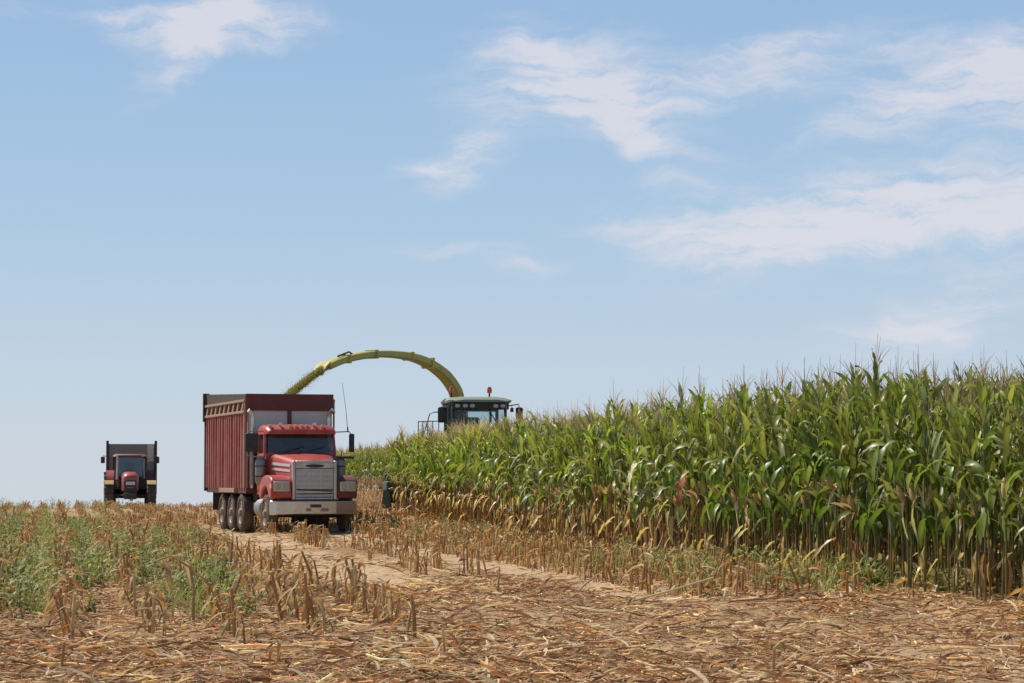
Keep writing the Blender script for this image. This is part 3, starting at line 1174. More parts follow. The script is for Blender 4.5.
gr = [weed_template(760 + i, 1) for i in range(5)]
for j, (px, py, k, lab) in enumerate([(862, 588, 1.15, 'larger green grass tuft with long arching blades at the foot of the corn'),
                                      (815, 586, .8, 'smaller green grass tuft beside the larger tuft under the corn'),
                                      (935, 592, .8, 'yellow green grass tuft under dark corn stalks near the right edge')]):
    x, y, z = from_px(px, py)
    n = 14
    V, Q, C = scatter(gr, rgw.integers(0, 5, n), np.stack([rgw.normal(0, .16, n), rgw.normal(0, .12, n), np.zeros(n)], 1), rgw.uniform(0, 6.28, n), rgw.uniform(.8, 1.4, n) * k,
                      np.full((n, 3), 1.0) * (np.array([1.25, 1.1, .9]) if j == 2 else 1))
    o = np_obj('grass_tuft', V, Q, C, M['weed'])
    o.location = (x, y, z - .01)
    tag(o, lab, 'grass')


# single stalks that stand out in the foreground
def stem(name, pts, r, c, lab, cat, leaves=()):
    g = VG()
    pts = np.array(pts, float)
    g.tube(pts, r, 7, c, np.array(c) * 1.1)
    for (b, az, e0, bd, L, w, cc) in leaves:
        g.leaf(b, az, R(e0), bd, L, w, 7, cc, np.array(cc) * .9, .5, .6, .2, 3, rgw, .9)
    o = np_obj(name, *g.get(), M['straw'])
    tag(o, lab, cat)
    return o


x, y, z = from_px(772, 676)
stem('bent_stalk', [(0, 0, -.03), (0, 0, .14), (.01, 0, .22)], (.014, .013, .012), (.50, .38, .2), 'short cut stalk with a bent straw, alone in the bare foreground litter', 'cut stalk',
     [((0.01, 0, .21), 0.1, 60, 2.6, .38, .03, (.42, .32, .16))]).location = (x, y, z)
x, y, z = from_px(500, 592)
stem('leaning_stalk', [(0, 0, -.03), (.12, 0, .12), (.30, .02, .26)], (.013, .012, .010), (.52, .40, .22), 'pale stalk leaning to the right in the bare ground between the tracks', 'cut stalk').location = (x + .9, y - 1, z)
x, y, z = from_px(720, 604)
stem('slanted_stalk', [(-.55, 0, .02), (0, 0, .17), (.42, 0, .30)], (.012, .012, .010), (.58, .49, .31), 'long pale stalk slanting up against the weeds below the corn', 'fallen stalk').location = (x - .5, y, z)
for px, py, dx, h, c, lab in ((700, 598, -.10, .52, (.60, .50, .31), 'pale dry stalk leaning left at the corner of the stubble by the corn'),
                              (735, 600, .05, .50, (.50, .34, .16), 'upright tan stalk between the leaning pale stalk and the rust red one'),
                              (800, 598, -.16, .44, (.42, .19, .08), 'rust red dead stalk leaning left at the edge of the bare litter'),
                              (498, 596, .02, .36, (.52, .38, .18), 'thin upright stalk on its own at the end of the strip between the tracks')):
    x, y, z = from_px(px, py)
    stem('dry_stalk', [(0, 0, -.03), (dx * .4, 0, h * .5), (dx, .02, h)], (.014, .013, .010), c, lab, 'cut stalk',
         [((dx * .4, 0, h * .5), rgw.uniform(0, 6), -20, 1.2, .3, .035, (.5, .36, .2))]).location = (x, y, z)
x, y, z = from_px(195, 625)
stem('broken_stalk', [(0, 0, -.02), (.0, 0, .34), (-.04, 0, .55), (-.22, .02, .66), (-.4, .02, .60)], (.014, .013, .012, .011, .008), (.44, .33, .16),
     'broken corn stalk arching to the left above the weeds, tallest of the left stubble', 'cut stalk',
     [((-.02, 0, .5), 0.2, -20, 1.4, .5, .07, (.36, .17, .07)), ((-.1, 0, .6), 1.4, -10, 1.5, .45, .06, (.5, .38, .2)), ((-.3, 0, .62), -1, -30, 1.2, .4, .05, (.40, .26, .12)),
      ((0, 0, .3), 2.5, 20, 2.2, .45, .06, (.2, .22, .08))]).location = (x, y, z)
x, y, z = from_px(230, 640)
stem('green_stalk', [(-.10, 0, -.02), (.06, 0, .28), (.12, 0, .40)], (.011, .010, .008), (.34, .36, .14), 'thin yellow green stalk leaning right beside the broken arching stalk', 'cut stalk').location = (x, y, z)


# ------------------------------------------------------------------ red silage truck
def wheel(parent, lx, ly, r, w, name='wheel', rim_out=-1, n=32, lugs=0, rim_m='rim'):
    h = w / 2
    t = MB().lathe_x([(-h * .72, r * .62), (-h, r * .72), (-h, r * .88), (-h * .78, r * .985), (-h * .3, r), (h * .3, r), (h * .78, r * .985), (h, r * .88), (h, r * .72), (h * .72, r * .62)], (lx, ly, r), n)
    if lugs:
        for k in range(lugs):
            for sgn in (-1, 1):
                th = 2 * math.pi * (k + (.5 if sgn > 0 else 0)) / lugs
                th2 = th + .22
                a = (lx + sgn * h * .98, ly + r * 1.0 * math.cos(th2), r + r * 1.0 * math.sin(th2))
                b = (lx + sgn * h * .04, ly + r * 1.03 * math.cos(th), r + r * 1.03 * math.sin(th))
                t.bar(a, b, .05, .06, (0, math.cos(th), math.sin(th)))
    tw = t.build(name, M['rubber'], parent)
    o = rim_out
    x = lx + o * h * .74
    MB().lathe_x([(0, r * .62), (o * .03, r * .60), (-o * .05, r * .5), (-o * .04, r * .25), (o * .06, r * .2), (o * .08, r * .12), (o * .08, .01)], (x, ly, r), 24).build('rim', M[rim_m], tw)
    return tw


def build_truck():
    yaw = R(17)
    ox, oy = -5.17, 66.5
    T = empty('silage_truck', (ox, oy, 0.0), yaw, 'red conventional farm truck with tall corrugated silage box, standing in the stubble', 'truck')
    zc = [gz(ox + lx_ * math.cos(yaw) - ly_ * math.sin(yaw), oy + lx_ * math.sin(yaw) + ly_ * math.cos(yaw)) for lx_ in (-1, 1) for ly_ in (.95, 4, 7)]
    T.location.z = sum(zc) / len(zc) - .02
    T.scale = (.968, 1, 1)
    # chassis
    c = MB()
    for s in (-1, 1):
        c.box(s * .42 - .05, s * .42 + .05, .3, 8.9, .78, 1.02)
    for y in (.5, 2.0, 3.5, 5.0, 6.5, 8.8):
        c.box(-.37, .37, y, y + .1, .82, .98)
    c.box(-.95, .95, 3.2, 9.2, .86, 1.056)
    for y in (.95, 4.1, 5.5, 6.9):
        c.tube([(-1.0, y, .52), (1.0, y, .52)], .09, 10)
    c.build('chassis', M['chassis'], T)
    # bumper
    b = MB().loft([[(x, y, .53), (x, y + .05, .50), (x, y + .10, .53), (x, y + .10, .86), (x, y + .05, .88), (x, y, .86)] for x, y in ((-1.2, .22), (-1.08, .03), (-.55, -.02), (.55, -.02), (1.08, .03), (1.2, .22))])
    bp = fix_normals(b.build('bumper', M['chrome'], T, .01))
    MB().box(-.14, .16, -.045, -.022, .70, .78).build('plate_recess', M['black'], bp)
    MB().box(-.26, -.12, -.04, -.024, .60, .68).box(.16, .36, -.04, -.024, .60, .68).build('tow_cover', M['tan_rail'], bp)
    MB().box(.58, 1.06, -.03, .0, .545, .845).build('bumper_end_panel', M['tan_rail'], bp, .005, label='tan right end of the bumper')  # tan sheet over the right end of the bumper
    # hood
    def sec(y, hw, zb, zt):
        return [(-hw, y, zb), (-hw, y, zt - .20), (-hw + .03, y, zt - .10), (-hw + .1, y, zt - .03), (-hw + .24, y, zt), (0, y, zt + .03),
                (hw - .24, y, zt), (hw - .1, y, zt - .03), (hw - .03, y, zt - .10), (hw, y, zt - .20), (hw, y, zb)]
    hd = MB().loft([sec(.16, .61, .92, 1.92), sec(.55, .68, .95, 1.99), (sec(1.1, .79, 1.0, 2.07)), sec(1.6, .90, 1.05, 2.13), sec(1.80, .93, 1.05, 2.15)])
    hood = fix_normals(hd.build('hood', M['red'], T, 0, 50))
    MB().bar((0, .2, 1.955), (0, 1.78, 2.184), .012, .012).build('hood_seam', M['dark_red'], hood)
    for s in (-1, 1):
        st = MB()
        for zz, hh in ((1.80, .035), (1.66, .03)):
            st.hexa([(s * (.63), .30, zz - hh), (s * .645, .30, zz - hh), (s * .888, 1.5, zz + .06 - hh), (s * .872, 1.5, zz + .06 - hh),
                     (s * .63, .30, zz + hh), (s * .645, .30, zz + hh), (s * .888, 1.5, zz + .06 + hh), (s * .872, 1.5, zz + .06 + hh)])
        fix_normals(st.build('stripe', M['white'], hood))
        bg = MB()
        for k in range(3):
            y0 = .62 + .13 * k
            xx = .61 + (.90 - .61) * (y0 - .16) / 1.44 + .012
            bg.box(s * xx - .012, s * xx + .012, y0, y0 + .07, 1.47, 1.53)
        bg.build('badge', M['white'], hood)
    # grille
    g = MB()
    g.box(-.62, -.53, .06, .2, .90, 1.93).box(.53, .62, .06, .2, .90, 1.93).box(-.53, .53, .06, .2, 1.86, 1.93).box(-.53, .53, .06, .2, .90, .97)
    gs = g.build('grille_surround', M['alu'], T, .03)
    s_ = MB()
    nsl = 22
    for k in range(nsl):
        z = .985 + .73 * k / nsl
        sag = -.02 if k in (4, 5) else 0
        s_.hexa([(-.52, .10, z), (.52, .10, z + sag), (.52, .13, z + .012 + sag), (-.52, .13, z + .012), (-.52, .10, z + .024), (.52, .10, z + .024 + sag), (.52, .13, z + .036 + sag), (-.52, .13, z + .036)])
    for x in (-.18, .17):
        s_.box(x - .008, x + .008, .085, .1, .98, 1.72)
    fix_normals(s_.build('grille', M['slat'], T))
    MB().box(-.53, .53, .135, .155, .97, 1.86).build('radiator', M['chassis'], T)
    cp = MB().box(-.53, .53, .09, .13, 1.73, 1.86).build('grille_cap', M['alu'], T)
    MB().loft([[(.26 * math.cos(a), y, 1.79 + .042 * math.sin(a)) for a in [k * math.pi / 10 for k in range(20)]] for y in (.089, .066)]).build('emblem', M['black'], cp, label='dark oval maker emblem')
    dm = MB()
    dm.bar((-.5, .075, 1.17), (.5, .085, 1.13), .012, .035).bar((-.5, .075, 1.05), (.5, .085, 1.06), .012, .025)
    dm.build('cracked_slat', M['black'], T)
    # fenders with headlights
    arc = [(.95 + .62 * math.cos(a), .62 + .62 * math.sin(a)) for a in [R(d) for d in range(150, 29, -12)]]
    poly = [(.12, .93), (.10, 1.38), (.20, 1.47), (.5, 1.53), (.95, 1.55), (1.35, 1.50), (1.62, 1.34), (1.78, 1.05), (1.70, .93)] + arc[::-1]
    for s in (-1, 1):
        f = MB().prism(poly, *sorted((s * .62, s * 1.2)))
        fo = fix_normals(f.build('fender', M['red'] if s < 0 else M['dark_red'], T, .04))  # right fender in the darker red, its shade put into the colour
        h = MB().box(*sorted((s * .70, s * 1.14)), .045, .115, 1.12, 1.38).build('headlight', M['alu'], T, .015)
        l = MB()
        for x in (.82, 1.02):
            l.box(s * x - .085, s * x + .085, .03, .05, 1.155, 1.345)
        l.build('lens', M['lens'], h, .01)
        MB().box(*sorted((s * 1.16, s * 1.205)), .10, .3, 1.2, 1.32).build('turn_signal', M['orange'], T, .01)
    # cab: lower body, pillars, roof, rear wall, glass
    cb = MB()
    cb.box(-1.0, 1.0, 1.80, 3.0, 1.02, 1.12)
    cb.box(-1.0, -.94, 1.80, 3.0, 1.12, 2.14).box(.94, 1.0, 1.80, 3.0, 1.12, 2.14).box(-.94, .94, 1.80, 1.88, 1.12, 2.16)
    cb.box(-.94, .94, 2.94, 3.0, 1.12, 2.68).box(-1.0, -.94, 2.80, 3.0, 2.14, 2.68).box(.94, 1.0, 2.80, 3.0, 2.14, 2.68)
    for s in (-1, 1):
        cb.hexa([(s * .99 - .05, 1.80, 2.12), (s * .99 + .02, 1.80, 2.12), (s * .99 + .02, 1.9, 2.12), (s * .99 - .05, 1.9, 2.12),
                 (s * .97 - .05, 1.93, 2.68), (s * .97 + .02, 1.93, 2.68), (s * .97 + .02, 2.03, 2.68), (s * .97 - .05, 2.03, 2.68)])
    cab = fix_normals(cb.build('cab', M['red'], T, .012))
    rf = MB()
    def rsec(y, hw, zb, zt):
        return [(-hw, y, zb), (-hw, y, zt - .1), (-hw + .04, y, zt - .04), (-hw + .14, y, zt), (0, y, zt + .02), (hw - .14, y, zt), (hw - .04, y, zt - .04), (hw, y, zt - .1), (hw, y, zb)]
    rf.loft([rsec(1.74, .96, 2.66, 2.77), rsec(1.82, .99, 2.65, 2.83), rsec(1.98, 1.01, 2.65, 2.88), rsec(2.6, 1.02, 2.65, 2.92), rsec(3.02, 1.0, 2.65, 2.88)])
    roof = fix_normals(rf.build('roof', M['red'], T, 0, 50))
    for x in (-.86, -.30, -.14, .03, .17, .62):
        k = MB()
        k.loft([[(x + r * math.cos(a), 1.86 + r * math.sin(a), z) for a in [i * math.pi / 6 for i in range(12)]] for r, z in ((.055, 2.82), (.055, 2.87), (.045, 2.90), (.02, 2.915))])
        fix_normals(k.build('clearance_light', M['orange'], roof))
    for x in (-.58, .38):
        MB().tube([(x, 2.0, 2.9), (x, 1.9, 2.94), (x, 1.78, 2.94)], [.02, .03, .045], 10).build('air_horn', M['chrome'], roof)
    w = MB().hexa([(-.93, 1.84, 2.15), (.93, 1.84, 2.15), (.93, 1.85, 2.15), (-.93, 1.85, 2.15), (-.91, 1.965, 2.66), (.91, 1.965, 2.66), (.91, 1.975, 2.66), (-.91, 1.975, 2.66)])
    ws = fix_normals(w.build('windshield', M['glass'], T))
    MB().bar((-.5, 1.815, 2.17), (.1, 1.85, 2.33), .015, .015).bar((.15, 1.815, 2.17), (.7, 1.85, 2.33), .015, .015).build('wiper', M['black'], ws)
    for s in (-1, 1):
        d = MB().box(*sorted((s * .945, s * .955)), 2.0, 2.79, 2.15, 2.64).build('side_window', M['glass'], T)
        dd = MB().box(*sorted((s * 1.002, s * 1.022)), 1.95, 2.86, 1.15, 2.12).build('door', M['red'], T, .008)
        MB().box(*sorted((s * 1.022, s * 1.05)), 2.68, 2.80, 1.85, 1.89).build('handle', M['chrome'], dd)
    i = MB().box(-.93, .93, 2.86, 2.935, 1.13, 2.64).box(-.93, .93, 1.885, 2.1, 1.9, 2.13).box(-.93, .93, 1.9, 2.9, 1.125, 1.3)
    i.build('cab_interior', M['cabin'], T)
    for x in (-.48, .48):
        MB().box(x - .25, x + .25, 2.25, 2.75, 1.3, 1.75).box(x - .25, x + .25, 2.66, 2.82, 1.75, 2.4).build('seat', M['seat'], T, .04)
    st = MB()
    ring = [(.48 + .22 * math.cos(a), 2.14 + .1 * math.sin(a), 2.07 + .2 * math.sin(a)) for a in [k * math.pi / 8 for k in range(17)]]
    st.tube(ring, .016, 6).build('steering_wheel', M['black'], T)
    # air cleaners, stacks, mirrors, tanks
    for s in (-1, 1):
        a = MB()
        a.tube([(s * 1.12, 1.85, 1.28), (s * 1.12, 1.85, 1.34), (s * 1.12, 1.85, 1.38), (s * 1.12, 1.85, 1.92), (s * 1.12, 1.85, 1.97), (s * 1.12, 1.85, 2.03)], [.11, .14, .165, .165, .14, .08], 18)
        ac = a.build('air_cleaner', M['dull_alu'], T)
        MB().tube([(s * 1.12, 1.85, 1.5), (s * 1.12, 1.85, 1.53)], .171, 18).tube([(s * 1.12, 1.85, 1.78), (s * 1.12, 1.85, 1.81)], .171, 18).build('strap', M['black'], ac)
        e = MB()
        e.tube([(s * 1.10, 3.12, 1.2), (s * 1.10, 3.12, 3.12), (s * 1.11, 3.14, 3.22), (s * 1.15, 3.22, 3.32), (s * 1.20, 3.3, 3.36)] if False else
               [(s * 1.10, 3.14, 1.2), (s * 1.10, 3.14, 3.10), (s * 1.12, 3.14, 3.2), (s * 1.17, 3.12, 3.29), (s * 1.23, 3.10, 3.33)] if s < 0 else
               [(s * 1.10, 3.14, 1.2), (s * 1.10, 3.14, 3.14), (s * 1.105, 3.12, 3.24), (s * 1.14, 3.07, 3.33), (s * 1.19, 3.02, 3.36)], .055, 14)
        ex = e.build('exhaust_stack', M['chrome'], T)
        MB().tube([(s * 1.10, 3.14, 1.3), (s * 1.10, 3.14, 2.3)], .08, 14).build('heat_shield', M['dull_alu'], ex)
        mm = MB().box(*sorted((s * 1.17, s * 1.54)) if s < 0 else (1.42, 1.57), 1.95, 2.04, 2.18, 2.68)
        mi = mm.build('mirror', M['black'], T, .03)
        MB().tube([(s * .98, 1.98, 2.72), (s * 1.42, 1.99, 2.74), (s * 1.48, 1.99, 2.66)], .016, 8).tube([(s * .98, 1.98, 2.05), (s * 1.4, 1.99, 2.05), (s * 1.48, 1.99, 2.10)], .016, 8).build('mirror_arm', M['rail'], mi)
        MB().tube([(s * .93, 1.72, .66), (s * .93, 1.75, .66), (s * .93, 2.5, .66), (s * .93, 2.53, .66)], [.22, .26, .26, .22], 22).build('fuel_tank', M['dull_alu'], T)
        wheel(T, s * 1.06, .95, .52, .29, rim_out=s)
        for y in (4.1, 5.5, 6.9):
            wheel(T, s * 1.10, y, .52, .32, rim_out=s)
        MB().box(*sorted((s * .7, s * 1.25)), 8.3, 8.33, .55, 1.1).build('mud_flap', M['black'], T)
    MB().tube([(1.38, 1.99, 2.74), (1.33, 1.99, 3.3), (1.22, 1.99, 4.05)], [.01, .007, .005], 6).tube([(1.38, 1.99, 2.72), (1.378, 1.99, 2.86)], .02, 6).build('antenna', M['black'], T)
    MB().box(1.06, 1.5, 1.72, 2.0, 2.0, 2.06).tube([(1.15, 1.8, 2.05), (1.15, 1.8, 2.2)], .012, 6).build('mirror_bracket', M['chassis'], T)
    # cargo box
    y0, y1, hw, zb, zt = 3.3, 9.35, 1.3, 1.2, 3.27
    fl = MB().box(-hw + .06, hw - .06, y0 + .04, y1, zb - .14, zb).build('box_floor', M['dark_red'], T)
    def side(s):
        m = MB()
        n = 17
        pr = []
        L = y1 - y0
        for k in range(n):
            p = L / n
            a = y0 + p * k + (rnd.uniform(-.03, .03) if k else 0)
            p *= .96 if k else .93
            dn = rnd.uniform(0, .028)
            pr += [(a, hw - .095), (a + p * .55, hw - .095), (a + p * .64, hw - dn), (a + p * .93, hw - dn * .6), (a + p, hw - .095)]
        o_ = [(s * x, y, zb) for y, x in pr]
        t_ = [(s * x, y, zt) for y, x in pr]
        i_ = [(s * (hw - .11), y, zb) for y, x in pr]
        it = [(s * (hw - .11), y, zt) for y, x in pr]
        m.loft([o_, t_, it, i_], closed=False, cap=False)
        return fix_normals(m.build('side_wall', M['dull_red'], T, 0, 20))
    for s in (-1, 1):
        side(s)
        r = MB()
        for z in (zt + .02, 3.60):
            r.box(*sorted((s * (hw - .10), s * (hw + .03))), y0, y1, z - .035, z + .035)
        MB().box(*sorted((s * (hw - .03), s * (hw + .012))), y0 - .02, y0 + .05, zb, 3.66).build('corner_post', M['tan_rail'], T)
        r.build('side_rail', M['tan_rail'], T, .01)
        for k in range(9):
            y = y0 + .35 + k * (y1 - y0 - .6) / 8
            p = MB().hexa([(s * (hw - .05), y, zt + .055), (s * hw, y, zt + .055), (s * hw, y + .22, zt + .055), (s * (hw - .05), y + .22, zt + .055),
                           (s * (hw - .05), y - .18, 3.565), (s * hw, y - .18, 3.565), (s * hw, y - .02, 3.565), (s * (hw - .05), y - .02, 3.565)])
            fix_normals(p.build('slanted_stay', M['tan_rail'], T))
        MB().box(*sorted((s * (hw - .09), s * (hw - .055))), y0 + .05, y1, zt + .055, 3.565).build('extension_panel', M['brown_board'], T)
        bd = MB().hexa([(s * (hw - .08), y0, 3.637), (s * (hw - .02), y0, 3.637), (s * (hw - .02), y1, 3.637), (s * (hw - .08), y1, 3.637),
                        (s * (hw - .08), y0, 3.78), (s * (hw - .02), y0, 3.78), (s * (hw - .02), y1, 3.96), (s * (hw - .08), y1, 3.96)])
        fix_normals(bd.build('top_board', M['brown_board'], T))
        MB().box(*sorted((s * (hw - .12), s * (hw + .07))), y1, y1 + .14, 3.15, 3.99).box(*sorted((s * (hw - .12), s * (hw + .02))), y1, y1 + .12, zb - .1, 3.15).build('rear_post', M['brown_board'], T, .01)
        MB().box(*sorted((s * (hw - .25), s * (hw + .04))), 4.6, 6.9, zb - .13, zb - .004).build('side_step', M['tan_rail'], T, .01)
    fp = MB().box(-hw + .09, -.06, y0 + .02, y0 + .05, 2.2, 3.33).box(.06, hw - .09, y0 + .02, y0 + .05, 2.2, 3.33).build('front_panel', M['grey_panel'], T)
    MB().box(-hw + .03, hw - .03, y0 - .05, y0 + .06, 3.33, 3.79).build('front_beam', M['dark_red'], T, .012)
    MB().box(-.05, .05, y0 - .03, y0 + .06, zb, 3.328).box(-hw + .09, hw - .09, y0, y0 + .05, zb, 2.198).build('front_post', M['dark_red'], T)
    MB().box(-hw + .1, hw - .1, y1 - .06, y1 - .004, zb, 3.9).build('tailgate', M['dull_red'], T)
    return T


truck = build_truck()
tmw = Matrix.Translation(truck.location) @ Matrix.Rotation(R(17), 4, 'Z') @ Matrix.Diagonal((.968, 1, 1, 1))


# ------------------------------------------------------------------ forage harvester
def build_harvester():
    yaw = ROW_ANG
    D = 83.6
    ox, oy = -.0127 * D, D
    H = empty('forage_harvester', (ox, oy, gz(ox, oy)), yaw, 'green forage harvester working behind the corn, its long spout arched over the truck', 'harvester')
    gz0 = H.location.z
    # body, engine bay, axles, wheels
    b = MB().box(-1.3, 1.3, 1.9, 6.2, 1.1, 2.3).box(-.9, 1.1, 2.0, 6.0, 2.3, 2.7)
    b.build('body', M['hgreen'], H, .08)
    MB().box(-.9, .9, -.4, 2.0, .75, 1.75).build('feeder_house', M['dgreen'], H, .05)
    MB().box(-1.3, 1.3, 0.0, 1.95, 1.7, 1.88).build('platform', M['chassis'], H, .02)
    for s in (-1, 1):
        wheel(H, s * 1.22, 1.1, .92, .68, rim_out=s, lugs=18)
        wheel(H, s * 1.2, 4.9, .62, .5, rim_out=s, lugs=14)
    # cab: frame with panes
    f = MB()
    hw, y0, y1, z0, z1 = .88, .1, 1.85, 1.9, 3.52
    for x, y in ((-hw, y0), (hw, y0)):
        f.box(x - .045, x + .045, y - .03, y + .07, z0, z1)
    for x in (-hw, hw):
        f.box(x - .05, x + .05, y1 - .12, y1, z0, z1)
    f.box(-hw + .045, hw - .045, y0 - .02, y0 + .06, z0, z0 + .12)
    f.box(.62, .70, y1 - .09, y1 - .003, z0 + .8, z1)          # rear pillar
    f.box(-hw + .05, -.18, y1 - .08, y1 - .006, z0, z1)        # solid rear half
    f.box(-.18, hw - .05, y1 - .08, y1 - .006, z0, z0 + .78)
    f.box(-.18, hw - .05, y1 - .08, y1 - .006, z1 - .12, z1)
    f.box(-hw - .04, -hw + .04, y0 + .07, y1 - .12, z0, z0 + .35).box(hw - .04, hw + .04, y0 + .07, y1 - .12, z0, z0 + .35)
    f.box(-hw - .03, -hw + .03, .95, 1.03, z0 + .35, z1)
    f.build('cab', M['black'], H, .01)
    MB().box(-hw + .045, hw - .045, y0, y0 + .012, z0 + .12, z1).build('windshield', M['cab_glass'], H)
    for s in (-1, 1):
        MB().box(s * hw - .006, s * hw + .006, y0 + .07, y1 - .12, z0 + .35, z1).build('side_window', M['cab_glass'], H)
    MB().box(-.18, .62, y1 - .05, y1 - .04, z0 + .78, z1 - .12).box(.70, hw - .05, y1 - .05, y1 - .04, z0 + .78, z1 - .12).build('rear_window', M['cab_glass'], H)
    MB().bar((.25, y0 - .02, 3.48), (.62, y0 - .02, 2.95), .02, .03).build('wiper', M['black'], H)
    MB().box(-.30, .25, .95, 1.45, 2.1, 2.55).box(-.28, .22, 1.38, 1.52, 2.55, 3.2).build('seat', M['seat'], H, .05)
    MB().tube([(-.05, .45, 1.95), (-.05, .6, 2.6)], .05, 8).tube([(-.05 + .2 * math.cos(a), .6 + .08 * math.sin(a), 2.62 + .16 * math.sin(a)) for a in [k * math.pi / 8 for k in range(17)]], .018, 6).build('steering_wheel', M['black'], H)
    MB().box(-.62, -.45, .5, .7, 2.5, 2.95).build('monitor', M['black'], H, .02)
    # roof
    def rs(y, hw_, zb, zt):
        return [(-hw_, y, zb), (-hw_ - .02, y, zb + .07), (-hw_ + .10, y, zt - .04), (-hw_ + .4, y, zt), (hw_ - .4, y, zt), (hw_ - .10, y, zt - .04), (hw_ + .02, y, zb + .07), (hw_, y, zb)]
    r = MB().loft([rs(-.26, .96, 3.66, 3.74), rs(-.1, 1.03, 3.66, 3.81), rs(.5, 1.06, 3.64, 3.86), rs(1.5, 1.06, 3.64, 3.86), rs(2.0, 1.0, 3.64, 3.80)])
    roof = fix_normals(r.build('roof', M['roof'], H, 0, 40))
    MB().box(-.95, .95, -.16, .1, 3.42, 3.657).box(-.97, .97, .1, 1.9, 3.525, 3.637).build('light_bar', M['black'], roof, .02)
    for x in (-.78, -.52, -.28, .50, .74):
        MB().loft([[(x + rr * math.cos(a), y, 3.535 + rr * .8 * math.sin(a)) for a in [i * math.pi / 6 for i in range(12)]] for rr, y in ((.085, -.161), (.085, -.19), (.05, -.2))]).build('work_light', M['lens'], roof)
    for x in (-.86, .42):
        bc = MB().loft([[(x + rr * math.cos(a), .6 + rr * math.sin(a), z) for a in [i * math.pi / 7 for i in range(14)]] for rr, z in ((.075, 3.99), (.085, 4.02), (.08, 4.14), (.05, 4.19), (.02, 4.2))])
        bo = fix_normals(bc.build('beacon', M['beacon'], roof))
        MB().tube([(x, .6, 3.8), (x, .6, 3.99)], .03, 8).build('beacon_stem', M['black'], bo)
    # mirrors
    for s in (-1, 1):
        x0 = 1.16 if s < 0 else 1.20
        m = MB().box(*sorted((s * x0, s * (x0 + .25))), -.05, .05, 2.98, 3.50)
        mo = m.build('mirror', M['black'], H, .06)
        MB().tube([(s * .95, .1, 3.55), (s * (x0 + .1), 0, 3.60), (s * (x0 + .12), 0, 3.48)], .02, 8).build('mirror_arm', M['black'], mo)
    MB().box(1.03, 1.13, -.02, .06, 3.34, 3.48).tube([(1.08, .02, 3.48), (1.08, .04, 3.56)], .015, 6).build('small_mirror', M['black'], H, .02)
    # hand rails and steps
    rl = MB()
    for x in (-2.0, -1.85, -1.7, -1.52, -1.32):
        rl.tube([(x, .4, 2.2), (x, .4, 3.02)], .018, 6)
    rl.tube([(-2.02, .4, 3.02), (-1.25, .4, 3.04)], .018, 6).tube([(-1.85, .4, 2.5), (-1.62, .4, 3.28), (-1.45, .4, 3.34), (-1.2, .4, 3.33)], .02, 6)
    rl.box(-2.05, -1.2, .35, 1.4, 2.18, 2.24)
    rl.build('hand_rail', M['rail'], H)
    r2 = MB()
    r2.tube([(1.05, .4, 2.2), (1.05, .4, 2.9), (1.12, .4, 2.98), (1.35, .4, 2.98), (1.4, .4, 2.9), (1.4, .4, 2.2)], .018, 6).tube([(1.22, .4, 2.2), (1.22, .4, 2.98)], .015, 6)
    r2.build('hand_rail', M['rail'], H)
    # header with snouts
    hd = MB().box(-3.3, 3.3, -1.5, -.5, .35, 1.05).box(-3.25, 3.25, -.55, -.4, .4, 1.3)
    header = hd.build('header', M['dgreen'], H, .05)
    for k in range(11):
        x = -3.3 + .66 * k
        outer = k in (0, 10)
        w_ = .15 if outer else .12
        zt = .78 if outer else .6
        sn = MB().loft([[(x - w_ * q, y, z0_), (x + w_ * q, y, z0_), (x + w_ * q * .6, y, zt_), (x - w_ * q * .6, y, zt_)] for q, y, z0_, zt_ in ((1, -1.4, .2, zt), (.8, -1.9, .18, zt * .8), (.45, -2.3, .15, .42), (.1, -2.6, .12, .2))])
        fix_normals(sn.build('snout', M['dgreen'] if not outer else M['snout'], header, .01))
        if outer:
            MB().box(x + .02, x + .15, -1.415, -1.40, .35, .8).build('snout_panel', M['tan_rail'], header)
    # spout, in the harvester's own frame
    inv = (Matrix.Translation(H.location) @ Matrix.Rotation(yaw, 4, 'Z')).inverted()
    pts = []
    for px, py, d in ((459, 408, 87.6), (456, 392, 87.5), (447.5, 378.5, 87.1), (439, 370.5, 86.6), (428, 363.2, 86.0), (413, 357.3, 85.1), (393, 354.3, 84.0), (372, 354.3, 82.8), (352, 357.2, 81.6), (338, 361, 80.7), (326, 366.5, 80.0)):
        pts.append(inv @ Vector(((px - 512) / F_PX * d, d, 1.4 + (481 - py) / F_PX * d)))
    wd = [.40, .39, .38, .37, .36, .36, .36, .36, .36, .35, .34]
    ht = [.42, .38, .35, .32, .29, .25, .235, .23, .225, .22, .21]
    # a smooth curve through those joints
    Pn = np.array([tuple(p) for p in pts])
    key = np.arange(len(pts), dtype=float)
    fine = np.linspace(0, len(pts) - 1, 4 * (len(pts) - 1) + 1)
    def cr(t):
        i = min(int(t), len(pts) - 2)
        f = t - i
        a, b, c, d = (Pn[max(i - 1, 0)], Pn[i], Pn[i + 1], Pn[min(i + 2, len(pts) - 1)])
        return .5 * (2 * b + (c - a) * f + (2 * a - 5 * b + 4 * c - d) * f * f + (3 * b - a - 3 * c + d) * f ** 3)
    wd, ht = list(np.interp(fine, key, wd)), list(np.interp(fine, key, ht))
    pts = [Vector(cr(t)) for t in fine]
    rings, under, tops = [], [], []
    for i, p in enumerate(pts):
        t = (pts[min(i + 1, len(pts) - 1)] - pts[max(i - 1, 0)]).normalized()
        side = t.cross(Vector((0, 0, 1)))
        side = side.normalized() if side.length > .2 else Vector((0, 1, 0))
        up = side.cross(t).normalized()
        if i == 0:
            side, up = None, None
        rings.append((p, t, side, up))
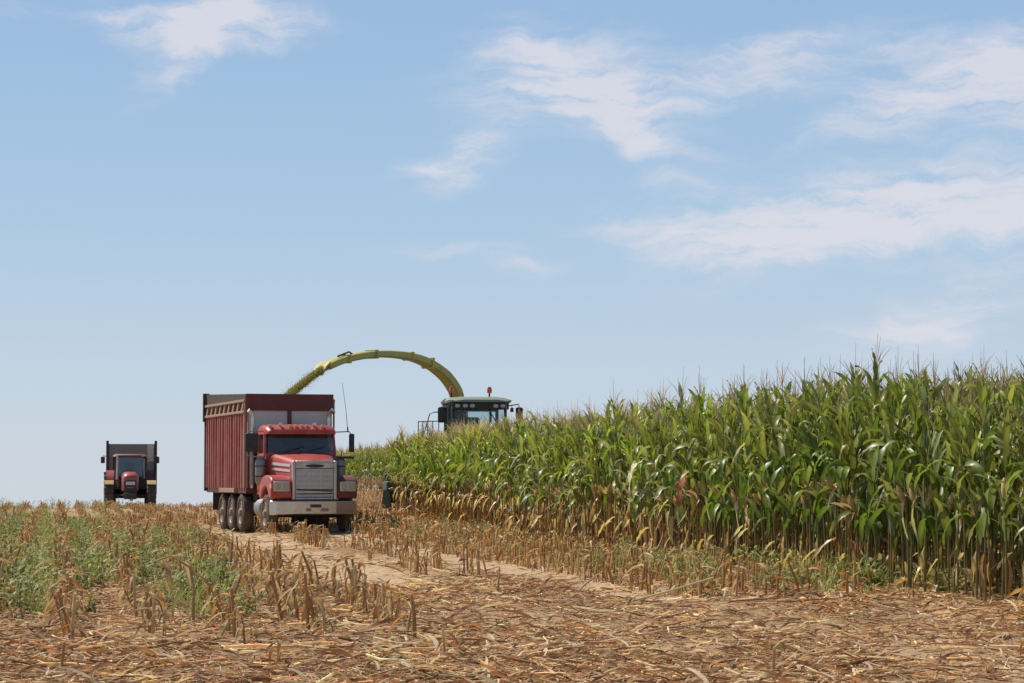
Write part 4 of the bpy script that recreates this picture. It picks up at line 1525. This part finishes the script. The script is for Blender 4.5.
    rings[0] = (rings[0][0], rings[0][1], rings[1][2], rings[1][3])
    sp, ln = MB(), MB()
    R1, R2 = [], []
    for (p, t, sd, up), w_, h_ in zip(rings, wd, ht):
        a, c = sd * w_ / 2, up * h_ / 2
        R1.append([p - a - c * .7, p - a * .96 + c * .75, p - a * .7 + c, p + a * .7 + c, p + a * .96 + c * .75, p + a - c * .7])
        R2.append([p - a * .9 - c, p - a * .9 - c * .72, p + a * .9 - c * .72, p + a * .9 - c])
    sp.loft(R1)
    ln.loft(R2)
    spout = fix_normals(sp.build('spout', M['spout'], H, 0, 40))
    fix_normals(ln.build('spout_liner', M['spout_dark'], spout, 0, 30))
    for i, extra in ((2, 1.2), (16, 1.28), (21, 1.18), (28, 1.28), (34, 1.3)):
        p, t, sd, up = rings[i]
        a, c = sd * wd[i] / 2 * extra, up * ht[i] / 2 * extra
        cl = MB().loft([[q - a - c, q - a + c, q + a + c, q + a - c] for q in (p - t * .05, p + t * .05)])
        fix_normals(cl.build('spout_collar', M['spout'], spout, .01))
    p, t, sd, up = rings[-1]
    a = sd * .19
    d1 = (t + up * -.25).normalized()
    fl = MB().loft([[q - a - up * k0, q - a + up * .05, q + a + up * .05, q + a - up * k0] for q, k0 in ((p + up * .12, .02), (p + up * .12 + d1 * .35, .02), (p + up * .02 + d1 * .62, .02))])
    fix_normals(fl.build('spout_flap', M['spout'], spout))
    p, t, sd, up = rings[32]
    MB().tube([p + up * .11, p + up * .19 + t * .2, rings[36][0] + up * .15], .03, 8).build('flap_cylinder', M['black'], spout)
    MB().tube([(x, y, z) for x, y, z in ((inv @ Vector(((459 - 512) / F_PX * 87.6, 87.6, 3.0))), pts[0])], .32, 18).build('spout_turret', M['hgreen'], H)
    return H, (Matrix.Translation(H.location) @ Matrix.Rotation(yaw, 4, 'Z')) @ pts[-1]


harv, spout_end = build_harvester()


# ------------------------------------------------------------------ silage in flight and in the box
def build_silage():
    rg = np.random.default_rng(31)
    g = []
    n = 46000
    d = 76.6
    end = Vector(((286 - 512) / F_PX * d, d, 3.92))
    a = np.array(spout_end)
    b = np.array(end)
    t = rg.random(n)
    mid_ = (a + b) / 2 + np.array([-.03, 0, .05])
    P = (1 - t)[:, None] ** 2 * a + 2 * ((1 - t) * t)[:, None] * mid_ + (t ** 2)[:, None] * b
    P = P + rg.normal(0, 1, (n, 3)) * (0.045 + .012 * t + .05 * (rg.random(n) < .05))[:, None]
    def bits(P, c, s0):
        m = len(P)
        A = rg.normal(0, 1, (m, 3)); A /= np.linalg.norm(A, axis=1)[:, None]
        B = np.cross(A, rg.normal(0, 1, (m, 3))); B /= np.linalg.norm(B, axis=1)[:, None]
        s = s0 * rg.uniform(.6, 1.5, m)[:, None]
        V = np.stack([P - A * s, P + B * s * .5, P + A * s, P - B * s * .5], 1).reshape(-1, 3)
        Q = np.arange(m * 4).reshape(-1, 4)
        C = np.repeat(np.array(c) * rg.uniform(.7, 1.3, (m, 1)), 4, 0)
        return V, Q, C
    V, Q, C = bits(P, (0.33, 0.30, 0.085), .013)
    tag(np_obj('silage_stream', V, Q, C, M['straw']), 'olive green stream of chopped corn falling from the spout into the truck box', 'chopped corn', kind='stuff')
    # heap
    nx, ny = 40, 60
    X, Y = np.meshgrid(np.linspace(-1.19, 1.19, nx), np.linspace(3.38, 8.9, ny))
    pk = np.array(tmw.inverted() @ end)
    Z = 3.30 + .62 * np.exp(-((X - pk[0]) ** 2 / .5 + (Y - pk[1]) ** 2 / 1.6)) + .10 * fbm(X * 3, Y * 3) + .06 * vnoise(X * 14, Y * 14)
    Wp = np.array([tmw @ Vector(p) for p in np.stack([X, Y, Z], -1).reshape(-1, 3)])
    i = np.arange(ny - 1)[:, None]; k = np.arange(nx - 1)[None]
    Q1 = np.stack([i * nx + k, i * nx + k + 1, (i + 1) * nx + k + 1, (i + 1) * nx + k], -1).reshape(-1, 4)
    V2, Q2, C2 = bits(Wp[rg.integers(0, len(Wp), 5000)] + rg.normal(0, .02, (5000, 3)) + (0, 0, .02), (0.33, .31, .10), .04)
    V = np.concatenate([Wp, V2]); Q = np.concatenate([Q1, Q2 + len(Wp)])
    C = np.concatenate([np.tile((.26, .25, .075), (len(Wp), 1)), C2])
    tag(np_obj('silage_load', V, Q, C, M['straw']), 'heap of chopped green corn filling the red truck box', 'chopped corn', kind='stuff')


build_silage()


# ------------------------------------------------------------------ tractor and wagon on the crest
def build_tractor():
    D = 122.0
    yaw = R(9.2)
    ox, oy = (131 - 512) / F_PX * D, D
    zt = float(zbase(ox, oy)) - .02
    T = empty('tractor', (ox, oy, zt), yaw, 'red tractor with dusty tyres coming over the crest of the field', 'tractor')
    MB().box(-.32, .32, .1, 3.3, .6, 1.05).tube([(-1.0, .75, .68), (1.0, .75, .68)], .09, 10).tube([(-1.0, 3.2, .9), (1.0, 3.2, .9)], .13, 10).box(-.3, .3, -.25, .15, .55, .85).build('chassis', M['chassis'], T, .03)
    def hs(y, hw, zb, zt_):
        return [(-hw, y, zb), (-hw, y, zt_ - .22), (-hw + .06, y, zt_ - .07), (-hw + .18, y, zt_), (hw - .18, y, zt_), (hw - .06, y, zt_ - .07), (hw, y, zt_ - .22), (hw, y, zb)]
    hood = fix_normals(MB().loft([hs(.0, .30, 1.0, 1.62), hs(.10, .36, .95, 1.74), hs(.6, .39, .95, 1.84), hs(1.9, .42, 1.0, 1.92)]).build('hood', M['tred'], T, 0, 45))
    gr = MB().box(-.30, .30, -.03, .005, .78, 1.46).build('grille', M['black'], T, .02)
    MB().box(-.22, .22, -.05, -.032, 1.24, 1.40).build('headlight_band', M['white'], gr, .01)
    MB().box(-.18, .18, -.045, -.032, 1.10, 1.13).build('maker_badge', M['rail'], gr)
    # cab
    f = MB()
    z0, z1 = 1.15, 2.62
    for s in (-1, 1):
        f.hexa([(s * .74 - .05, 1.95, z0), (s * .74 + .05, 1.95, z0), (s * .74 + .05, 2.05, z0), (s * .74 - .05, 2.05, z0), (s * .70 - .05, 2.0, z1), (s * .70 + .05, 2.0, z1), (s * .70 + .05, 2.1, z1), (s * .70 - .05, 2.1, z1)])
        f.box(s * .78 - .05, s * .78 + .05, 3.35, 3.45, z0, z1)
    f.box(-.7, .7, 1.97, 2.05, z0, z0 + .5).box(-.75, .75, 3.36, 3.44, z0, z0 + .6).box(-.75, .75, 1.97, 3.44, z0 - .1, z0 - .002)
    fix_normals(f.build('cab', M['black'], T, .01))
    MB().hexa([(-.69, 2.0, z0 + .5), (.69, 2.0, z0 + .5), (.69, 2.01, z0 + .5), (-.69, 2.01, z0 + .5), (-.65, 2.05, z1), (.65, 2.05, z1), (.65, 2.06, z1), (-.65, 2.06, z1)]).build('windshield', M['glass'], T)
    for s in (-1, 1):
        MB().box(s * .74 - .005, s * .74 + .005, 2.1, 3.34, z0 + .2, z1).build('side_window', M['glass'], T)
    MB().box(-.72, .72, 3.39, 3.40, z0 + .6, z1).build('rear_window', M['glass'], T)
    MB().box(-.26, .26, 2.6, 3.05, 1.3, 1.75).box(-.25, .25, 3.0, 3.12, 1.75, 2.3).build('seat', M['seat'], T, .04)
    MB().tube([(.2 * math.cos(a), 2.4 + .08 * math.sin(a), 1.85 + .16 * math.sin(a)) for a in [k * math.pi / 8 for k in range(17)]], .018, 6).build('steering_wheel', M['black'], T)
    rs = lambda y, hw, zb, zt_: [(-hw, y, zb), (-hw, y, zt_ - .08), (-hw + .14, y, zt_), (hw - .14, y, zt_), (hw, y, zt_ - .08), (hw, y, zb)]
    rf = fix_normals(MB().loft([rs(1.8, .76, z1, z1 + .07), rs(1.95, .82, z1, z1 + .12), rs(3.3, .84, z1, z1 + .15), rs(3.6, .8, z1, z1 + .14)]).build('roof', M['tred_dark'], T, 0, 40))
    for x in (-.62, .62):
        MB().box(x - .07, x + .07, 1.76, 1.81, z1 + .01, z1 + .06).build('work_light', M['lens'], rf, .01)
    ex = MB().tube([(-.62, 1.75, 1.5), (-.62, 1.75, 2.5), (-.62, 1.75, 2.62)], [.07, .055, .05], 12).build('exhaust', M['alu'], T)
    MB().tube([(.66, 1.75, 1.55), (.66, 1.75, 2.5)], .05, 10).build('air_intake', M['rail'], T)
    for s in (-1, 1):
        wheel(T, s * 1.02, .75, .68, .44, rim_out=s, lugs=16)
        wheel(T, s * 1.0, 3.2, .92, .52, rim_out=s, lugs=18)
        arc = [(3.2 + .98 * math.cos(a), .92 + .98 * math.sin(a)) for a in [R(d) for d in range(160, 19, -14)]]
        arc2 = [(3.2 + 1.04 * math.cos(a), .92 + 1.04 * math.sin(a)) for a in [R(d) for d in range(20, 161, 14)]]
        fix_normals(MB().prism(arc + arc2, *sorted((s * .74, s * 1.14))).build('fender', M['tred'] if s < 0 else M['tred_dark'], T))  # left fender in the lit red, right one with shade in its colour
        arc = [(.75 + .74 * math.cos(a), .68 + .74 * math.sin(a)) for a in [R(d) for d in range(130, 29, -14)]]
        arc2 = [(.75 + .78 * math.cos(a), .68 + .78 * math.sin(a)) for a in [R(d) for d in range(32, 131, 14)]]
        fix_normals(MB().prism(arc + arc2, *sorted((s * .80, s * 1.24))).build('front_fender', M['ochre'], T))
        mi = MB().box(*sorted((s * 1.22, s * 1.42)), 1.95, 2.03, 2.30, 2.62).build('mirror', M['black'], T, .03)
        MB().tube([(s * .74, 2.0, 2.45), (s * 1.3, 1.99, 2.68), (s * 1.32, 1.99, 2.60)], .016, 6).build('mirror_arm', M['black'], mi)
    MB().bar((-.6, 1.2, 1.15), (-.62, 1.2, 1.45), .1, .1).build('side_tank', M['tred'], T)
    # wagon
    wy = oy + 9.2 * math.cos(yaw)
    wx = ox - 9.2 * math.sin(yaw) + .12
    dz = float(zbase(ox, oy + 5)) - .02
    Wg = empty('forage_wagon', (ox - 4.6 * math.sin(yaw) + .10, oy + 4.6 * math.cos(yaw), dz), yaw, 'tall dark grey steel forage wagon towed behind the red tractor', 'wagon')
    hw, L, zb, ztp = 1.2, 6.0, 1.0, 3.42
    MB().box(-hw, hw, 0, .06, zb, ztp).build('front_wall', M['wagon'], Wg, .01)
    for s in (-1, 1):
        b = MB().box(*sorted((s * hw, s * (hw - .05))), .062, L, zb, ztp - .12)
        for k in range(7):
            b.box(*sorted((s * (hw + .001), s * (hw + .05))), .1 + k * .95, .2 + k * .95, zb, ztp - .14)
        b.build('side_wall', M['wagon'], Wg)
        MB().box(*sorted((s * (hw - .07), s * (hw + .06))), -.08, .10, zb - .1, ztp + .16).build('corner_post', M['brown_board'], Wg, .01)
        for y in (2.6, 4.0):
            wheel(Wg, s * .95, y, .55, .42, rim_out=s)
    MB().box(.78, 1.10, -.025, -.002, 2.55, 3.40).build('sunlit_wall_panel', M['wagon_in'], Wg, label='pale upright panel standing for the sunlit inner right wall')  # added pale sheet, sunlight on the inner right wall put into its colour
    MB().box(-hw + .05, hw - .05, L - .05, L, zb, ztp).build('tailgate', M['wagon'], Wg)
    MB().box(-hw, hw, .06, L, zb - .12, zb - .003).box(-.5, -.38, .3, L, .7, .88).box(.38, .5, .3, L, .7, .88).box(-.08, .08, -1.1, .4, .6, .75).build('chassis', M['chassis'], Wg)
    return T


build_tractor()
